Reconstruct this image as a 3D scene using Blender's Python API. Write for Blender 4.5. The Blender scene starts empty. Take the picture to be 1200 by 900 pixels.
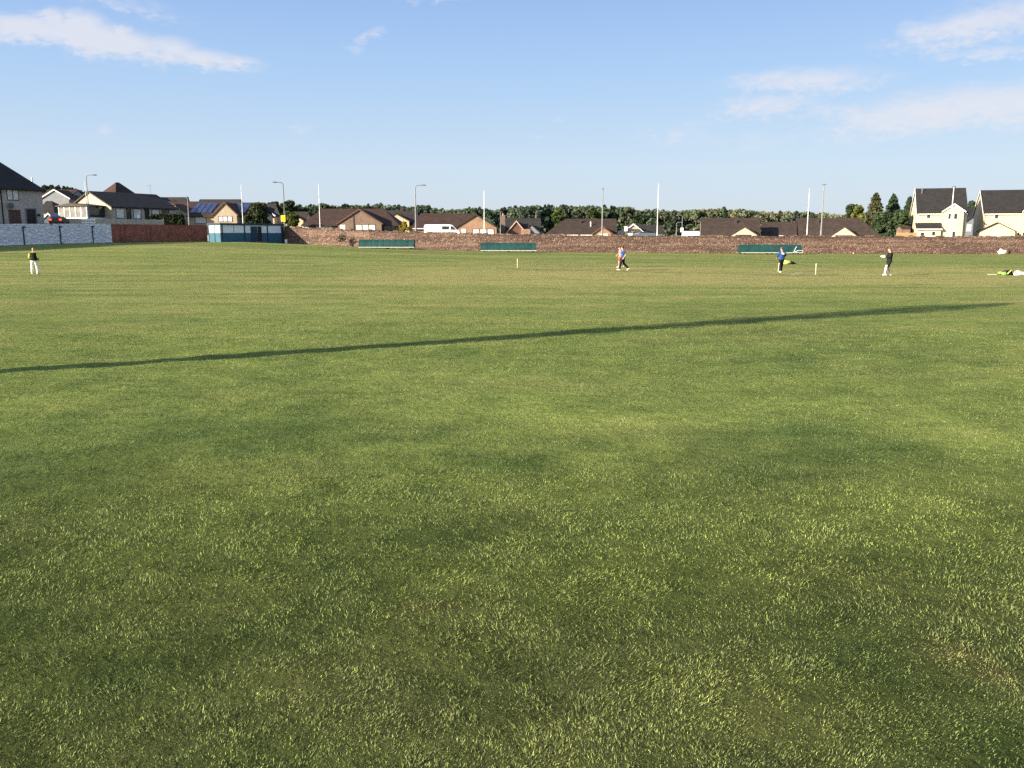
import bpy, bmesh, math, random
import numpy as np
from mathutils import Vector, Matrix

random.seed(7)
rng = np.random.default_rng(11)
scn = bpy.context.scene
COL = scn.collection

# ------------------------------------------------------------------ camera, world, sun, exposure
CAM_H, PITCH = 2.5, math.atan(0.174)
FPX = 1000.0                                   # focal length in pixels of a 1200 px wide frame
cam_d = bpy.data.cameras.new('camera'); cam = bpy.data.objects.new('camera', cam_d); COL.objects.link(cam)
cam.location = (0, 0, CAM_H); cam.rotation_euler = (math.pi/2 - PITCH, 0, 0)
cam_d.sensor_width = 36; cam_d.lens = 36*FPX/1200; cam_d.clip_end = 9000; cam_d.clip_start = 0.05
scn.camera = cam
SUN_EL = math.radians(18.5)
SUN_AZ = math.radians(239.8)                   # clockwise from +Y
TO_SUN = Vector((math.sin(SUN_AZ)*math.cos(SUN_EL), math.cos(SUN_AZ)*math.cos(SUN_EL), math.sin(SUN_EL)))
sun_d = bpy.data.lights.new('sun', 'SUN'); sun = bpy.data.objects.new('sun', sun_d); COL.objects.link(sun)
sun_d.energy = 5.0; sun_d.angle = math.radians(0.7); sun_d.color = (1.0, 0.88, 0.70)
sun.rotation_euler = (-TO_SUN).to_track_quat('-Z', 'Y').to_euler(); sun.location = TO_SUN*60
EXPOSURE = 1.45
SKY_STRENGTH = 0.1
vs = scn.view_settings
vs.view_transform = 'Standard'; vs.look = 'None'; vs.gamma = 1; vs.use_curve_mapping = False; vs.exposure = EXPOSURE
scn.cycles.max_bounces = 6; scn.cycles.diffuse_bounces = 3; scn.cycles.transparent_max_bounces = 6
scn.cycles.use_adaptive_sampling = True; scn.cycles.adaptive_threshold = 0.015
scn.cycles.use_denoising = False

def ray(px, py):
    x = (px-600)/FPX; y = (450-py)/FPX
    c, s = math.cos(PITCH), math.sin(PITCH)
    return Vector((x, c + y*s, -s + y*c))
def at(px, py, Y):
    r = ray(px, py); return Vector((0, 0, CAM_H)) + r*(Y/r.y)
def zat(py, Y): return at(600, py, Y).z
def xat(px, Y): return at(px, 276, Y).x

W = bpy.data.worlds.new('World'); scn.world = W; W.use_nodes = True
nt = W.node_tree; nt.nodes.clear()
class NG:
    """small helper for writing node maths"""
    def __init__(s, tree): s.t = tree
    def n(s, typ, **kw):
        o = s.t.nodes.new(typ)
        for k, v in kw.items(): setattr(o, k, v)
        return o
    def link(s, a, b): s.t.links.new(a, b)
    def m(s, op, a, b=None, c=None):
        o = s.n('ShaderNodeMath', operation=op)
        for i, v in enumerate((a, b, c)):
            if v is None: continue
            if hasattr(v, 'is_output'): s.link(v, o.inputs[i])
            else: o.inputs[i].default_value = v
        return o.outputs[0]
    def mix(s, f, a, b, blend='MIX'):
        o = s.n('ShaderNodeMix', data_type='RGBA', blend_type=blend)
        for i, v in ((0, f), (6, a), (7, b)):
            if hasattr(v, 'is_output'): s.link(v, o.inputs[i])
            elif i == 0: o.inputs[0].default_value = v
            else: o.inputs[i].default_value = (*v[:3], 1)
        return o.outputs[2]
    def noise(s, vec, scale, detail=4, rough=.55, dist=0):
        o = s.n('ShaderNodeTexNoise'); o.inputs['Scale'].default_value = scale
        o.inputs['Detail'].default_value = detail; o.inputs['Roughness'].default_value = rough
        o.inputs['Distortion'].default_value = dist
        if vec is not None: s.link(vec, o.inputs['Vector'])
        return o.outputs['Fac']
    def ramp(s, f, stops):
        o = s.n('ShaderNodeValToRGB'); e = o.color_ramp.elements
        while len(e) < len(stops): e.new(0.5)
        for el, (p, c) in zip(e, stops):
            el.position = p; el.color = (*c[:3], 1) if not isinstance(c, float) else (c, c, c, 1)
        s.link(f, o.inputs[0]); return o.outputs[0]
    def mapr(s, v, a, b, c=0., d=1., smooth=True):
        o = s.n('ShaderNodeMapRange'); o.clamp = True
        if smooth: o.interpolation_type = 'SMOOTHSTEP'
        s.link(v, o.inputs[0])
        for i, q in zip((1, 2, 3, 4), (a, b, c, d)): o.inputs[i].default_value = q
        return o.outputs[0]
    def scale(s, vec, sc):
        o = s.n('ShaderNodeMapping'); s.link(vec, o.inputs[0]); o.inputs['Scale'].default_value = sc
        return o.outputs[0]

g = NG(nt)
sky = g.n('ShaderNodeTexSky', sky_type='NISHITA'); sky.sun_disc = False
sky.sun_elevation = SUN_EL; sky.sun_rotation = SUN_AZ
sky.air_density = 1.0; sky.dust_density = 1.2; sky.ozone_density = 1.4; sky.altitude = 100
tc = g.n('ShaderNodeTexCoord'); sep = g.n('ShaderNodeSeparateXYZ'); g.link(tc.outputs['Generated'], sep.inputs[0])
AZ = g.m('ARCTAN2', sep.outputs[0], sep.outputs[1]); EL = g.m('ARCSINE', sep.outputs[2])
def azel(px, py):
    r = ray(px, py).normalized(); return math.atan2(r.x, r.y), math.asin(r.z)
# clouds of the sky: centre (px, py as seen), half axes, tilt in degrees, weight
CLOUDS = [(40, 35, 62, 13, -3, 1.15), (105, 44, 60, 17, 8, 1.2), (62, 24, 16, 12, 0, 1.1), (100, 30, 22, 14, 0, 1.1), (146, 38, 10, 8, 0, .9), (20, 30, 22, 9, 0, .9), (150, 52, 55, 15, 10, 1.0), (200, 60, 30, 14, 0, 1.), (235, 68, 55, 11, 6, .9), (280, 71, 30, 7, 4, .7),
          (420, 54, 20, 9, -35, .42), (440, 39, 18, 7, -30, .45), (123, 152, 11, 8, 0, .42), (357, 152, 14, 9, -20, .42),
          (655, 138, 14, 6, 0, .4), (632, 160, 22, 5, 0, .35), (945, 96, 85, 15, 0, .8), (895, 124, 60, 15, -5, .72), (960, 131, 60, 10, 0, .5),
          (1100, 130, 120, 22, -6, 1.0), (1185, 125, 60, 22, -4, .95), (1150, 27, 85, 20, -6, .9), (1165, 63, 55, 8, 0, .62), (1192, 98, 18, 6, -10, .5),
          (790, 158, 60, 14, 4, .42), (880, 166, 50, 13, 3, .45), (810, 146, 22, 8, 0, .4), (490, -4, 60, 8, 0, .55), (160, 8, 90, 14, 10, .38)]
mask = None
nvec = g.n('ShaderNodeCombineXYZ')
g.link(AZ, nvec.inputs[0]); g.link(g.m('MULTIPLY', EL, 2.2), nvec.inputs[1])
n_big = g.noise(nvec.outputs[0], 26, 6, .6, .3); n_fine = g.noise(nvec.outputs[0], 80, 5, .6, .2)
wob = g.m('MULTIPLY', g.m('SUBTRACT', n_big, .5), .045)
AZw = g.m('ADD', AZ, wob); ELw = g.m('ADD', EL, g.m('MULTIPLY', g.m('SUBTRACT', n_fine, .5), .016))
for (px, py, a, b, tilt, wgt) in CLOUDS:
    a0, e0 = azel(px, py); t = math.radians(-tilt)
    da = g.m('MULTIPLY', g.m('SUBTRACT', AZw, a0), math.cos(e0)); de = g.m('SUBTRACT', ELw, e0)
    u = g.m('ADD', g.m('MULTIPLY', da, math.cos(t)*FPX*.95/a), g.m('MULTIPLY', de, math.sin(t)*FPX*.95/a))
    v = g.m('ADD', g.m('MULTIPLY', da, -math.sin(t)*FPX*.95/b), g.m('MULTIPLY', de, math.cos(t)*FPX*.95/b))
    r2 = g.m('ADD', g.m('MULTIPLY', u, u), g.m('MULTIPLY', v, v))
    q = g.m('MULTIPLY', g.m('EXPONENT', g.m('MULTIPLY', r2, -1.1)), wgt)
    mask = q if mask is None else g.m('MAXIMUM', mask, q)
body = g.m('ADD', mask, g.m('ADD', g.m('MULTIPLY', g.m('SUBTRACT', n_fine, .5), .85), g.m('MULTIPLY', g.m('SUBTRACT', n_big, .5), 1.0)))
alpha = g.m('MULTIPLY', g.mapr(body, .08, 1.05), g.mapr(mask, .06, .35))
# clear evening air: the physical sky, evened out towards a pale horizon
LIN = 1/(2**EXPOSURE*SKY_STRENGTH)
def sk(r, gg, b): return tuple(((x/255+.055)/1.055)**2.4*LIN for x in (r, gg, b))
def stops(f, L):
    c = None
    for (e0, c0), (e1, c1) in zip(L, L[1:]):
        k = g.mapr(f, e0, e1, 0, 1, False)
        c = g.mix(k, c0 if c is None else c, c1)
    return c
haze_c = stops(EL, [(-.02, sk(209, 218, 230)), (.02, sk(208, 220, 233)), (.075, sk(201, 221, 240)), (.17, sk(174, 206, 243)), (.27, sk(148, 183, 236)), (.6, sk(152, 180, 228)), (1.5, sk(150, 172, 214))])
sdot = g.m('ADD', g.m('MULTIPLY', sep.outputs[0], TO_SUN.x), g.m('ADD', g.m('MULTIPLY', sep.outputs[1], TO_SUN.y), g.m('MULTIPLY', sep.outputs[2], TO_SUN.z)))
base_sky = g.mix(g.mapr(sdot, .1, .9, .93, .25), sky.outputs[0], haze_c)
CLOUD_COL = sk(232, 233, 241)
skyc = g.mix(g.m('MULTIPLY', alpha, .80), base_sky, CLOUD_COL)
bg = g.n('ShaderNodeBackground'); bg.inputs[1].default_value = SKY_STRENGTH
wo = g.n('ShaderNodeOutputWorld'); g.link(skyc, bg.inputs[0]); g.link(bg.outputs[0], wo.inputs[0])

# ------------------------------------------------------------------ helpers
def tag(o, label=None, cat=None, group=None, kind=None):
    if label: o['label'] = label
    if cat: o['category'] = cat
    if group: o['group'] = group
    if kind: o['kind'] = kind
    return o
def empty(name, loc=(0, 0, 0), rz=0, label=None, cat=None, group=None):
    o = bpy.data.objects.new(name, None); COL.objects.link(o); o.empty_display_size = .3
    o.location = loc; o.rotation_euler = (0, 0, rz)
    return tag(o, label, cat, group)
def link_mesh(name, me, mat, parent=None):
    o = bpy.data.objects.new(name, me); COL.objects.link(o)
    if mat and not me.materials: me.materials.append(mat)
    if parent: o.parent = parent
    return o
class MB:
    def __init__(s): s.v = []; s.f = []
    def add(s, vs_, fs):
        b = len(s.v); s.v += [tuple(p) for p in vs_]; s.f += [tuple(b+i for i in f) for f in fs]; return s
    def box(s, x0, y0, z0, x1, y1, z1):
        return s.add([(x0,y0,z0),(x1,y0,z0),(x1,y1,z0),(x0,y1,z0),(x0,y0,z1),(x1,y0,z1),(x1,y1,z1),(x0,y1,z1)],
              [(3,2,1,0),(4,5,6,7),(0,1,5,4),(1,2,6,5),(2,3,7,6),(3,0,4,7)])
    def prism(s, poly, axis, a, b):
        """polygon (p,q) in the plane across axis ('u' -> (v,z) ; 'v' -> (u,z)), swept from a to b"""
        n = len(poly)
        P = (lambda t, p: (t, p[0], p[1])) if axis == 'u' else (lambda t, p: (p[0], t, p[1]))
        vs_ = [P(a, p) for p in poly] + [P(b, p) for p in poly]
        fs = [tuple(range(n))[::-1], tuple(range(n, 2*n))] + [(i, (i+1) % n, n+(i+1) % n, n+i) for i in range(n)]
        return s.add(vs_, fs)
    def tube(s, pts, rad, n=8, cap=True):
        pts = [Vector(p) for p in pts]
        if not hasattr(rad, '__len__'): rad = [rad]*len(pts)
        rings = []; prev = None
        for i, p in enumerate(pts):
            d = (pts[min(i+1, len(pts)-1)] - pts[max(i-1, 0)]).normalized()
            a = (Vector((1, 0, 0)) if abs(d.x) < .8 else Vector((0, 1, 0))) if prev is None else prev
            a = (a - d*a.dot(d)).normalized(); prev = a; b = d.cross(a)
            rings.append([p + (a*math.cos(t) + b*math.sin(t))*rad[i] for t in [2*math.pi*k/n for k in range(n)]])
        vs_ = [v for r in rings for v in r]; fs = []
        for i in range(len(pts)-1):
            for k in range(n): fs.append((i*n+k, i*n+(k+1) % n, (i+1)*n+(k+1) % n, (i+1)*n+k))
        if cap: fs += [tuple(range(n))[::-1], tuple((len(pts)-1)*n+k for k in range(n))]
        return s.add(vs_, fs)
    def ell(s, c, r, n=12, m=8, rz=0, fn=None):
        vs_ = []; fs = []
        for j in range(m+1):
            th = math.pi*j/m
            for k in range(n):
                ph = 2*math.pi*k/n
                p = Vector((r[0]*math.sin(th)*math.cos(ph), r[1]*math.sin(th)*math.sin(ph), r[2]*math.cos(th)))
                if fn: p = fn(p)
                if rz: p = Matrix.Rotation(rz, 3, 'Z') @ p
                vs_.append(Vector(c)+p)
        for j in range(m):
            for k in range(n): fs.append((j*n+k, (j+1)*n+k, (j+1)*n+(k+1) % n, j*n+(k+1) % n))
        return s.add(vs_, fs)
    def loft(s, rings):
        n = len(rings[0]); vs_ = [p for r in rings for p in r]; fs = []
        for i in range(len(rings)-1):
            for k in range(n): fs.append((i*n+k, i*n+(k+1) % n, (i+1)*n+(k+1) % n, (i+1)*n+k))
        fs += [tuple(range(n))[::-1], tuple((len(rings)-1)*n+k for k in range(n))]
        return s.add(vs_, fs)
    def mesh(s, name, smooth=False, fix=True):
        me = bpy.data.meshes.new(name); me.from_pydata(s.v, [], s.f)
        if fix:
            bm = bmesh.new(); bm.from_mesh(me); bmesh.ops.remove_doubles(bm, verts=bm.verts, dist=1e-5)
            bmesh.ops.recalc_face_normals(bm, faces=bm.faces); bm.to_mesh(me); bm.free()
        if smooth:
            for p in me.polygons: p.use_smooth = True
        me.update(); return me
    def build(s, name, mat, parent=None, smooth=False, bevel=0):
        o = link_mesh(name, s.mesh(name, smooth), mat, parent)
        if bevel:
            b = o.modifiers.new('bevel', 'BEVEL'); b.width = bevel; b.segments = 2; b.limit_method = 'ANGLE'
        return o
def np_mesh(name, verts, faces, mat, parent=None, cols=None, smooth=False):
    """numpy verts (n,3), faces (m,k) of equal size; cols (n,3) -> point colour attribute 'tint'"""
    me = bpy.data.meshes.new(name); n = len(verts); m, k = faces.shape
    me.vertices.add(n); me.vertices.foreach_set('co', np.ascontiguousarray(verts, dtype=np.float32).ravel())
    me.loops.add(m*k); me.loops.foreach_set('vertex_index', np.ascontiguousarray(faces, dtype=np.int32).ravel())
    me.polygons.add(m); me.polygons.foreach_set('loop_start', np.arange(0, m*k, k, dtype=np.int32))
    if smooth: me.polygons.foreach_set('use_smooth', np.ones(m, dtype=bool))
    me.update(calc_edges=True)
    if cols is not None:
        a = me.attributes.new('tint', 'FLOAT_COLOR', 'POINT')
        a.data.foreach_set('color', np.hstack([cols, np.ones((n, 1))]).astype(np.float32).ravel())
    return link_mesh(name, me, mat, parent)
def copy_tree(o, parent=None):
    c = o.copy(); COL.objects.link(c)
    if parent: c.parent = parent
    for ch in list(o.children): copy_tree(ch, c)
    return c

# ------------------------------------------------------------------ materials
MATS = {}
def mat(name, col, rough=.8, var=.15, scale=3., bump=0., metal=0., spec=.3, dirt=None, coords='Object', emit=None):
    if name in MATS: return MATS[name]
    m = bpy.data.materials.new(name); m.use_nodes = True; t = m.node_tree; t.nodes.clear(); h = NG(t)
    b = h.n('ShaderNodeBsdfPrincipled'); o = h.n('ShaderNodeOutputMaterial'); h.link(b.outputs[0], o.inputs[0])
    c = h.n('ShaderNodeTexCoord').outputs[coords]
    n1 = h.noise(c, scale, 6, .6)
    lo = tuple(x*(1-var) for x in col); hi = tuple(min(1, x*(1+var)) for x in col)
    out = h.mix(h.mapr(n1, .3, .7), lo, hi)
    if dirt:
        n2 = h.noise(c, scale*.35, 6, .7, .5); out = h.mix(h.mapr(n2, .5, .72, 0, dirt[1]), out, dirt[0])
    h.link(out, b.inputs['Base Color']); b.inputs['Roughness'].default_value = rough; b.inputs['Metallic'].default_value = metal
    b.inputs['Specular IOR Level'].default_value = spec
    if bump:
        bp = h.n('ShaderNodeBump'); bp.inputs['Strength'].default_value = bump; bp.inputs['Distance'].default_value = .03
        h.link(h.noise(c, scale*6, 4), bp.inputs['Height']); h.link(bp.outputs[0], b.inputs['Normal'])
    if emit:
        b.inputs['Emission Color'].default_value = (*emit[0], 1); b.inputs['Emission Strength'].default_value = emit[1]
    MATS[name] = m; return m
def brick_mat(name, c1, c2, mortar, bw=.45, bh=.15, gap=.012, rough=.9, var=.3, plane='xz', bump=.4):
    m = bpy.data.materials.new(name); m.use_nodes = True; t = m.node_tree; t.nodes.clear(); h = NG(t)
    b = h.n('ShaderNodeBsdfPrincipled'); o = h.n('ShaderNodeOutputMaterial'); h.link(b.outputs[0], o.inputs[0])
    c = h.n('ShaderNodeTexCoord').outputs['Object']; sp = h.n('ShaderNodeSeparateXYZ'); h.link(c, sp.inputs[0])
    cb = h.n('ShaderNodeCombineXYZ'); h.link(h.m('ADD', sp.outputs[0], sp.outputs[1]), cb.inputs[0]); h.link(sp.outputs[2], cb.inputs[1])
    br = h.n('ShaderNodeTexBrick'); h.link(cb.outputs[0], br.inputs['Vector'])
    br.inputs['Color1'].default_value = (*c1, 1); br.inputs['Color2'].default_value = (*c2, 1); br.inputs['Mortar'].default_value = (*mortar, 1)
    br.inputs['Scale'].default_value = 1; br.inputs['Brick Width'].default_value = bw; br.inputs['Row Height'].default_value = bh
    br.inputs['Mortar Size'].default_value = gap; br.inputs['Bias'].default_value = 0
    n1 = h.noise(c, .9, 6, .65)
    out = h.mix(h.mapr(n1, .3, .7, 0, 1), h.mix(1, br.outputs[0], (1-var,)*3, 'MULTIPLY'), br.outputs[0])
    h.link(out, b.inputs['Base Color']); b.inputs['Roughness'].default_value = rough; b.inputs['Specular IOR Level'].default_value = .2
    bp = h.n('ShaderNodeBump'); bp.inputs['Strength'].default_value = bump; bp.inputs['Distance'].default_value = .02
    h.link(h.m('SUBTRACT', h.noise(c, 8, 4), br.outputs['Fac']), bp.inputs['Height']); h.link(bp.outputs[0], b.inputs['Normal'])
    MATS[name] = m; return m
def stone_mat(name, stops, sx, sz, whitewash=None):
    """random rubble in rough courses"""
    m = bpy.data.materials.new(name); m.use_nodes = True; t = m.node_tree; t.nodes.clear(); h = NG(t)
    b = h.n('ShaderNodeBsdfPrincipled'); o = h.n('ShaderNodeOutputMaterial'); h.link(b.outputs[0], o.inputs[0])
    c = h.n('ShaderNodeTexCoord').outputs['Object']
    sp = h.n('ShaderNodeSeparateXYZ'); h.link(c, sp.inputs[0])
    wz = h.m('ADD', sp.outputs[2], h.m('MULTIPLY', h.m('SUBTRACT', h.noise(c, .35, 3), .5), .7))
    cb = h.n('ShaderNodeCombineXYZ'); h.link(h.m('ADD', sp.outputs[0], sp.outputs[1]), cb.inputs[0]); h.link(wz, cb.inputs[2])
    v = h.scale(cb.outputs[0], (sx, 1, sz))
    vo = h.n('ShaderNodeTexVoronoi', feature='F1'); vo.inputs['Scale'].default_value = 1; vo.inputs['Randomness'].default_value = .85; h.link(v, vo.inputs['Vector'])
    ve = h.n('ShaderNodeTexVoronoi', feature='DISTANCE_TO_EDGE'); ve.inputs['Scale'].default_value = 1; ve.inputs['Randomness'].default_value = .85; h.link(v, ve.inputs['Vector'])
    s2 = h.n('ShaderNodeSeparateColor'); h.link(vo.outputs['Color'], s2.inputs[0])
    colr = h.ramp(s2.outputs[0], stops)
    joint = h.mapr(ve.outputs['Distance'], .02, .10)
    colr = h.mix(joint, tuple(x*.45 for x in stops[1][1]), colr)
    # broad weathering: pale lime-washed courses and dark damp ones
    band = h.noise(h.scale(cb.outputs[0], (.05, 1, 1.3)), 1.6, 5, .6)
    colr = h.mix(h.mapr(band, .48, .66, 0, .45), colr, (.30, .21, .165))
    colr = h.mix(h.mapr(band, .50, .34, 0, .6), colr, (.075, .055, .046))
    blot = h.noise(c, .8, 6, .7); colr = h.mix(h.mapr(blot, .55, .75, 0, .5), colr, (.12, .10, .08))
    if whitewash:
        flake = h.noise(c, 1.1, 8, .72, .6)
        grime = h.noise(h.scale(cb.outputs[0], (.5, 1, 3)), 1.5, 6, .7)
        wc = h.mix(h.mapr(grime, .45, .75, 0, .5), whitewash, tuple(x*.45 for x in whitewash))
        colr = h.mix(h.mapr(flake, .66, .60, 0, 1), colr, wc)
        colr = h.mix(h.m('MULTIPLY', h.m('SUBTRACT', 1, joint), .35), colr, (.12, .12, .13))
    h.link(colr, b.inputs['Base Color']); b.inputs['Roughness'].default_value = .95; b.inputs['Specular IOR Level'].default_value = .15
    bp = h.n('ShaderNodeBump'); bp.inputs['Strength'].default_value = .9; bp.inputs['Distance'].default_value = .06
    h.link(h.m('ADD', h.mapr(ve.outputs['Distance'], 0, .25), h.m('MULTIPLY', h.noise(c, 9, 4), .5)), bp.inputs['Height']); h.link(bp.outputs[0], b.inputs['Normal'])
    MATS[name] = m; return m
def leaf_mat(name, rough=.7, trans=.25):
    m = bpy.data.materials.new(name); m.use_nodes = True; t = m.node_tree; t.nodes.clear(); h = NG(t)
    b = h.n('ShaderNodeBsdfPrincipled'); o = h.n('ShaderNodeOutputMaterial')
    a = h.n('ShaderNodeAttribute', attribute_name='tint')
    h.link(a.outputs['Color'], b.inputs['Base Color']); b.inputs['Roughness'].default_value = rough; b.inputs['Specular IOR Level'].default_value = .25
    tr = h.n('ShaderNodeBsdfTranslucent'); h.link(h.mix(1, a.outputs['Color'], (1.25, 1.3, .6), 'MULTIPLY'), tr.inputs[0])
    mx = h.n('ShaderNodeMixShader'); mx.inputs[0].default_value = trans
    h.link(b.outputs[0], mx.inputs[1]); h.link(tr.outputs[0], mx.inputs[2]); h.link(mx.outputs[0], o.inputs[0])
    MATS[name] = m; return m
def roof_mat(name, col, col2, var=.3):
    return brick_mat(name, col, col2, tuple(x*.45 for x in col), bw=.33, bh=.17, gap=.02, rough=.85, var=var, bump=.6)

M_roof_brown = roof_mat('roof_brown', (.052, .037, .030), (.070, .048, .038))
M_roof_dark = roof_mat('roof_dark', (.040, .036, .035), (.052, .046, .044))
M_roof_slate = roof_mat('roof_slate', (.030, .028, .029), (.037, .034, .034))
M_roof_red = roof_mat('roof_redbrown', (.062, .036, .029), (.078, .045, .035))
M_cream = mat('cream_render', (.55, .435, .29), .9, .05, 1.2, dirt=((.46, .39, .29), .3))
M_buff = mat('buff_render', (.36, .285, .205), .9, .07, 1.2, dirt=((.28, .22, .16), .35)); M_buff_pale = mat('pale_buff_render', (.44, .36, .265), .9, .06, 1.2, dirt=((.36, .29, .22), .3))
M_harl = mat('grey_harling', (.45, .37, .32), .95, .08, 2, .3, dirt=((.3, .27, .24), .4))
M_slateboard = mat('slate_cladding', (.20, .21, .23), .9, .1, 2)
M_tan = mat('tan_render', (.50, .38, .26), .9, .08, 2)
M_brick_or = brick_mat('orange_brick', (.31, .145, .08), (.36, .18, .10), (.34, .26, .20), .225, .075, .01)
M_brick_br = brick_mat('brown_brick', (.17, .10, .075), (.21, .13, .095), (.24, .19, .15), .225, .075, .01)
M_brick_red = brick_mat('red_brick', (.36, .10, .062), (.44, .13, .08), (.28, .16, .12), .225, .075, .01, var=.45)
M_white = mat('white_paint', (.78, .77, .74), .5, .06, 3, dirt=((.55, .53, .48), .25))
M_whitepole = mat('white_pole_paint', (.74, .74, .72), .45, .06, 2)
M_glass = mat('window_glass', (.025, .028, .032), .12, .3, .8, spec=.6)
M_curtain = mat('curtained_window', (.62, .60, .55), .4, .25, 2.2, spec=.5)
M_dark = mat('dark_wood_stain', (.035, .026, .022), .7, .2, 3)
M_brownwood = mat('brown_wood', (.12, .06, .045), .8, .2, 3)
M_black = mat('black_plastic', (.009, .009, .010), .5, .2, 4)
M_steel = mat('galvanised_steel', (.20, .205, .205), .6, .12, 3)
M_steel_d = mat('dark_lamp_paint', (.10, .11, .115), .5, .12, 3)
M_lamp = mat('lamp_glass', (.55, .56, .55), .25, .05, 3)
M_bluepv = mat('solar_cell', (.022, .03, .075), .18, .25, 1.5, spec=.7)
M_bluepv_l = mat('solar_glass', (.16, .24, .36), .12, .2, 1.5, spec=.9)
M_timber = mat('fence_timber', (.40, .25, .12), .9, .15, 2.5, dirt=((.25, .17, .1), .4))
M_timber_g = mat('weathered_timber', (.50, .40, .30), .9, .2, 2.5, dirt=((.32, .26, .2), .4))
M_bark = mat('bark', (.07, .055, .042), .95, .25, 5, .5)
M_leaf = leaf_mat('leaf'); M_needle = leaf_mat('needles', .8, .12)

# ------------------------------------------------------------------ ground
def smooth(a, b, x):
    t = np.clip((x-a)/(b-a), 0, 1); return t*t*(3-2*t)
def rise(X): return np.interp(X, [-80, -42, -37, -31, -18, -6, 10, 30, 60], [1.45, 1.6, 1.62, 1.3, .76, .38, .2, .08, 0])
def vnoise(x, y, seed=0):
    xi = np.floor(x).astype(np.int64); yi = np.floor(y).astype(np.int64); fx = x-xi; fy = y-yi
    def hsh(i, j):
        h = (i*374761393 + j*668265263 + seed*982451653) & 0xffffffff
        h = ((h ^ (h >> 13))*1274126177) & 0xffffffff
        return ((h ^ (h >> 16)) & 0xffff)/65535.0
    ux = fx*fx*(3-2*fx); uy = fy*fy*(3-2*fy)
    a = hsh(xi, yi); b = hsh(xi+1, yi); c = hsh(xi, yi+1); d = hsh(xi+1, yi+1)
    return (a*(1-ux)+b*ux)*(1-uy) + (c*(1-ux)+d*ux)*uy
def fbm(x, y, sc, octv=4, seed=0, gain=.55):
    s = 0; a = 1; t = 0
    for k in range(octv):
        s = s + a*vnoise(x*sc*2**k+17.3*k, y*sc*2**k-9.1*k, seed+k); t += a; a *= gain
    return s/t
def gz(X, Y):
    X = np.asarray(X, float); Y = np.asarray(Y, float)
    z = rise(X)*smooth(58, 116, Y)
    lump = (fbm(X, Y, .35, 3, 5)-.5)*.05*np.clip(Y/20, .5, 1.5) + (fbm(X, Y, 1.4, 3, 9)-.5)*.06*np.clip((50-Y)/30, 0, 1)
    return z + lump*np.clip((110-Y)/30, 0, 1)
def gxy(px, py):
    r = ray(px, py); t = -CAM_H/r.z; return r.x*t, r.y*t
# darker, lusher and paler patches of the turf: (px, py, half px, half py, dark, dry)
PATCHES = [(320, 515, 210, 26, .85, 0), (440, 478, 120, 22, .55, 0), (560, 545, 90, 14, .9, .0), (60, 545, 120, 40, .4, 0), (200, 490, 100, 10, .35, 0),
           (960, 535, 150, 42, .95, 0), (1060, 560, 50, 25, -.5, 0), (900, 415, 110, 24, .5, .0), (700, 570, 130, 24, .3, 0), (980, 435, 60, 12, .3, 0),
           (640, 640, 120, 40, -.5, 0), (1120, 640, 120, 60, -.8, 0), (720, 500, 100, 22, -.4, .12), (600, 450, 60, 18, -.35, .25), (300, 455, 90, 14, -.3, .1),
           (470, 665, 28, 10, 0, .8), (310, 860, 26, 7, 0, .7), (1050, 725, 60, 24, .2, .5), (200, 640, 60, 20, -.4, .1), (40, 640, 70, 40, .3, 0),
           (100, 800, 160, 60, .3, .05), (1000, 800, 220, 60, .35, 0), (500, 800, 240, 50, .25, 0), (350, 690, 80, 30, -.35, 0), (130, 720, 120, 22, -.2, 0), (245, 712, 90, 18, .5, 0),
           (60, 620, 60, 10, 0, .3), (1160, 500, 60, 12, -.2, .3), (1020, 590, 60, 20, -.55, 0), (991, 316, 7, 20, .5, -.35), (1004, 318, 6, 18, -.2, .2), (292, 423, 13, 2.2, .85, 0), (584, 438, 8, 2.2, .85, 0), (700, 389.5, 14, 1.8, .8, 0), (648, 390, 6, 1.6, .8, 0), (614, 366, 5, 1.5, .8, 0), (150, 362, 14, 1.6, .7, 0), (170, 374, 12, 1.5, .6, 0), (820, 640, 120, 30, -.25, 0)]
PATCHES = [(*gxy(a, b), abs(gxy(a+c, b)[0]-gxy(a, b)[0]), abs(gxy(a, b-d)[1]-gxy(a, b+d)[1])/2, e, f) for a, b, c, d, e, f in PATCHES]
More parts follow.
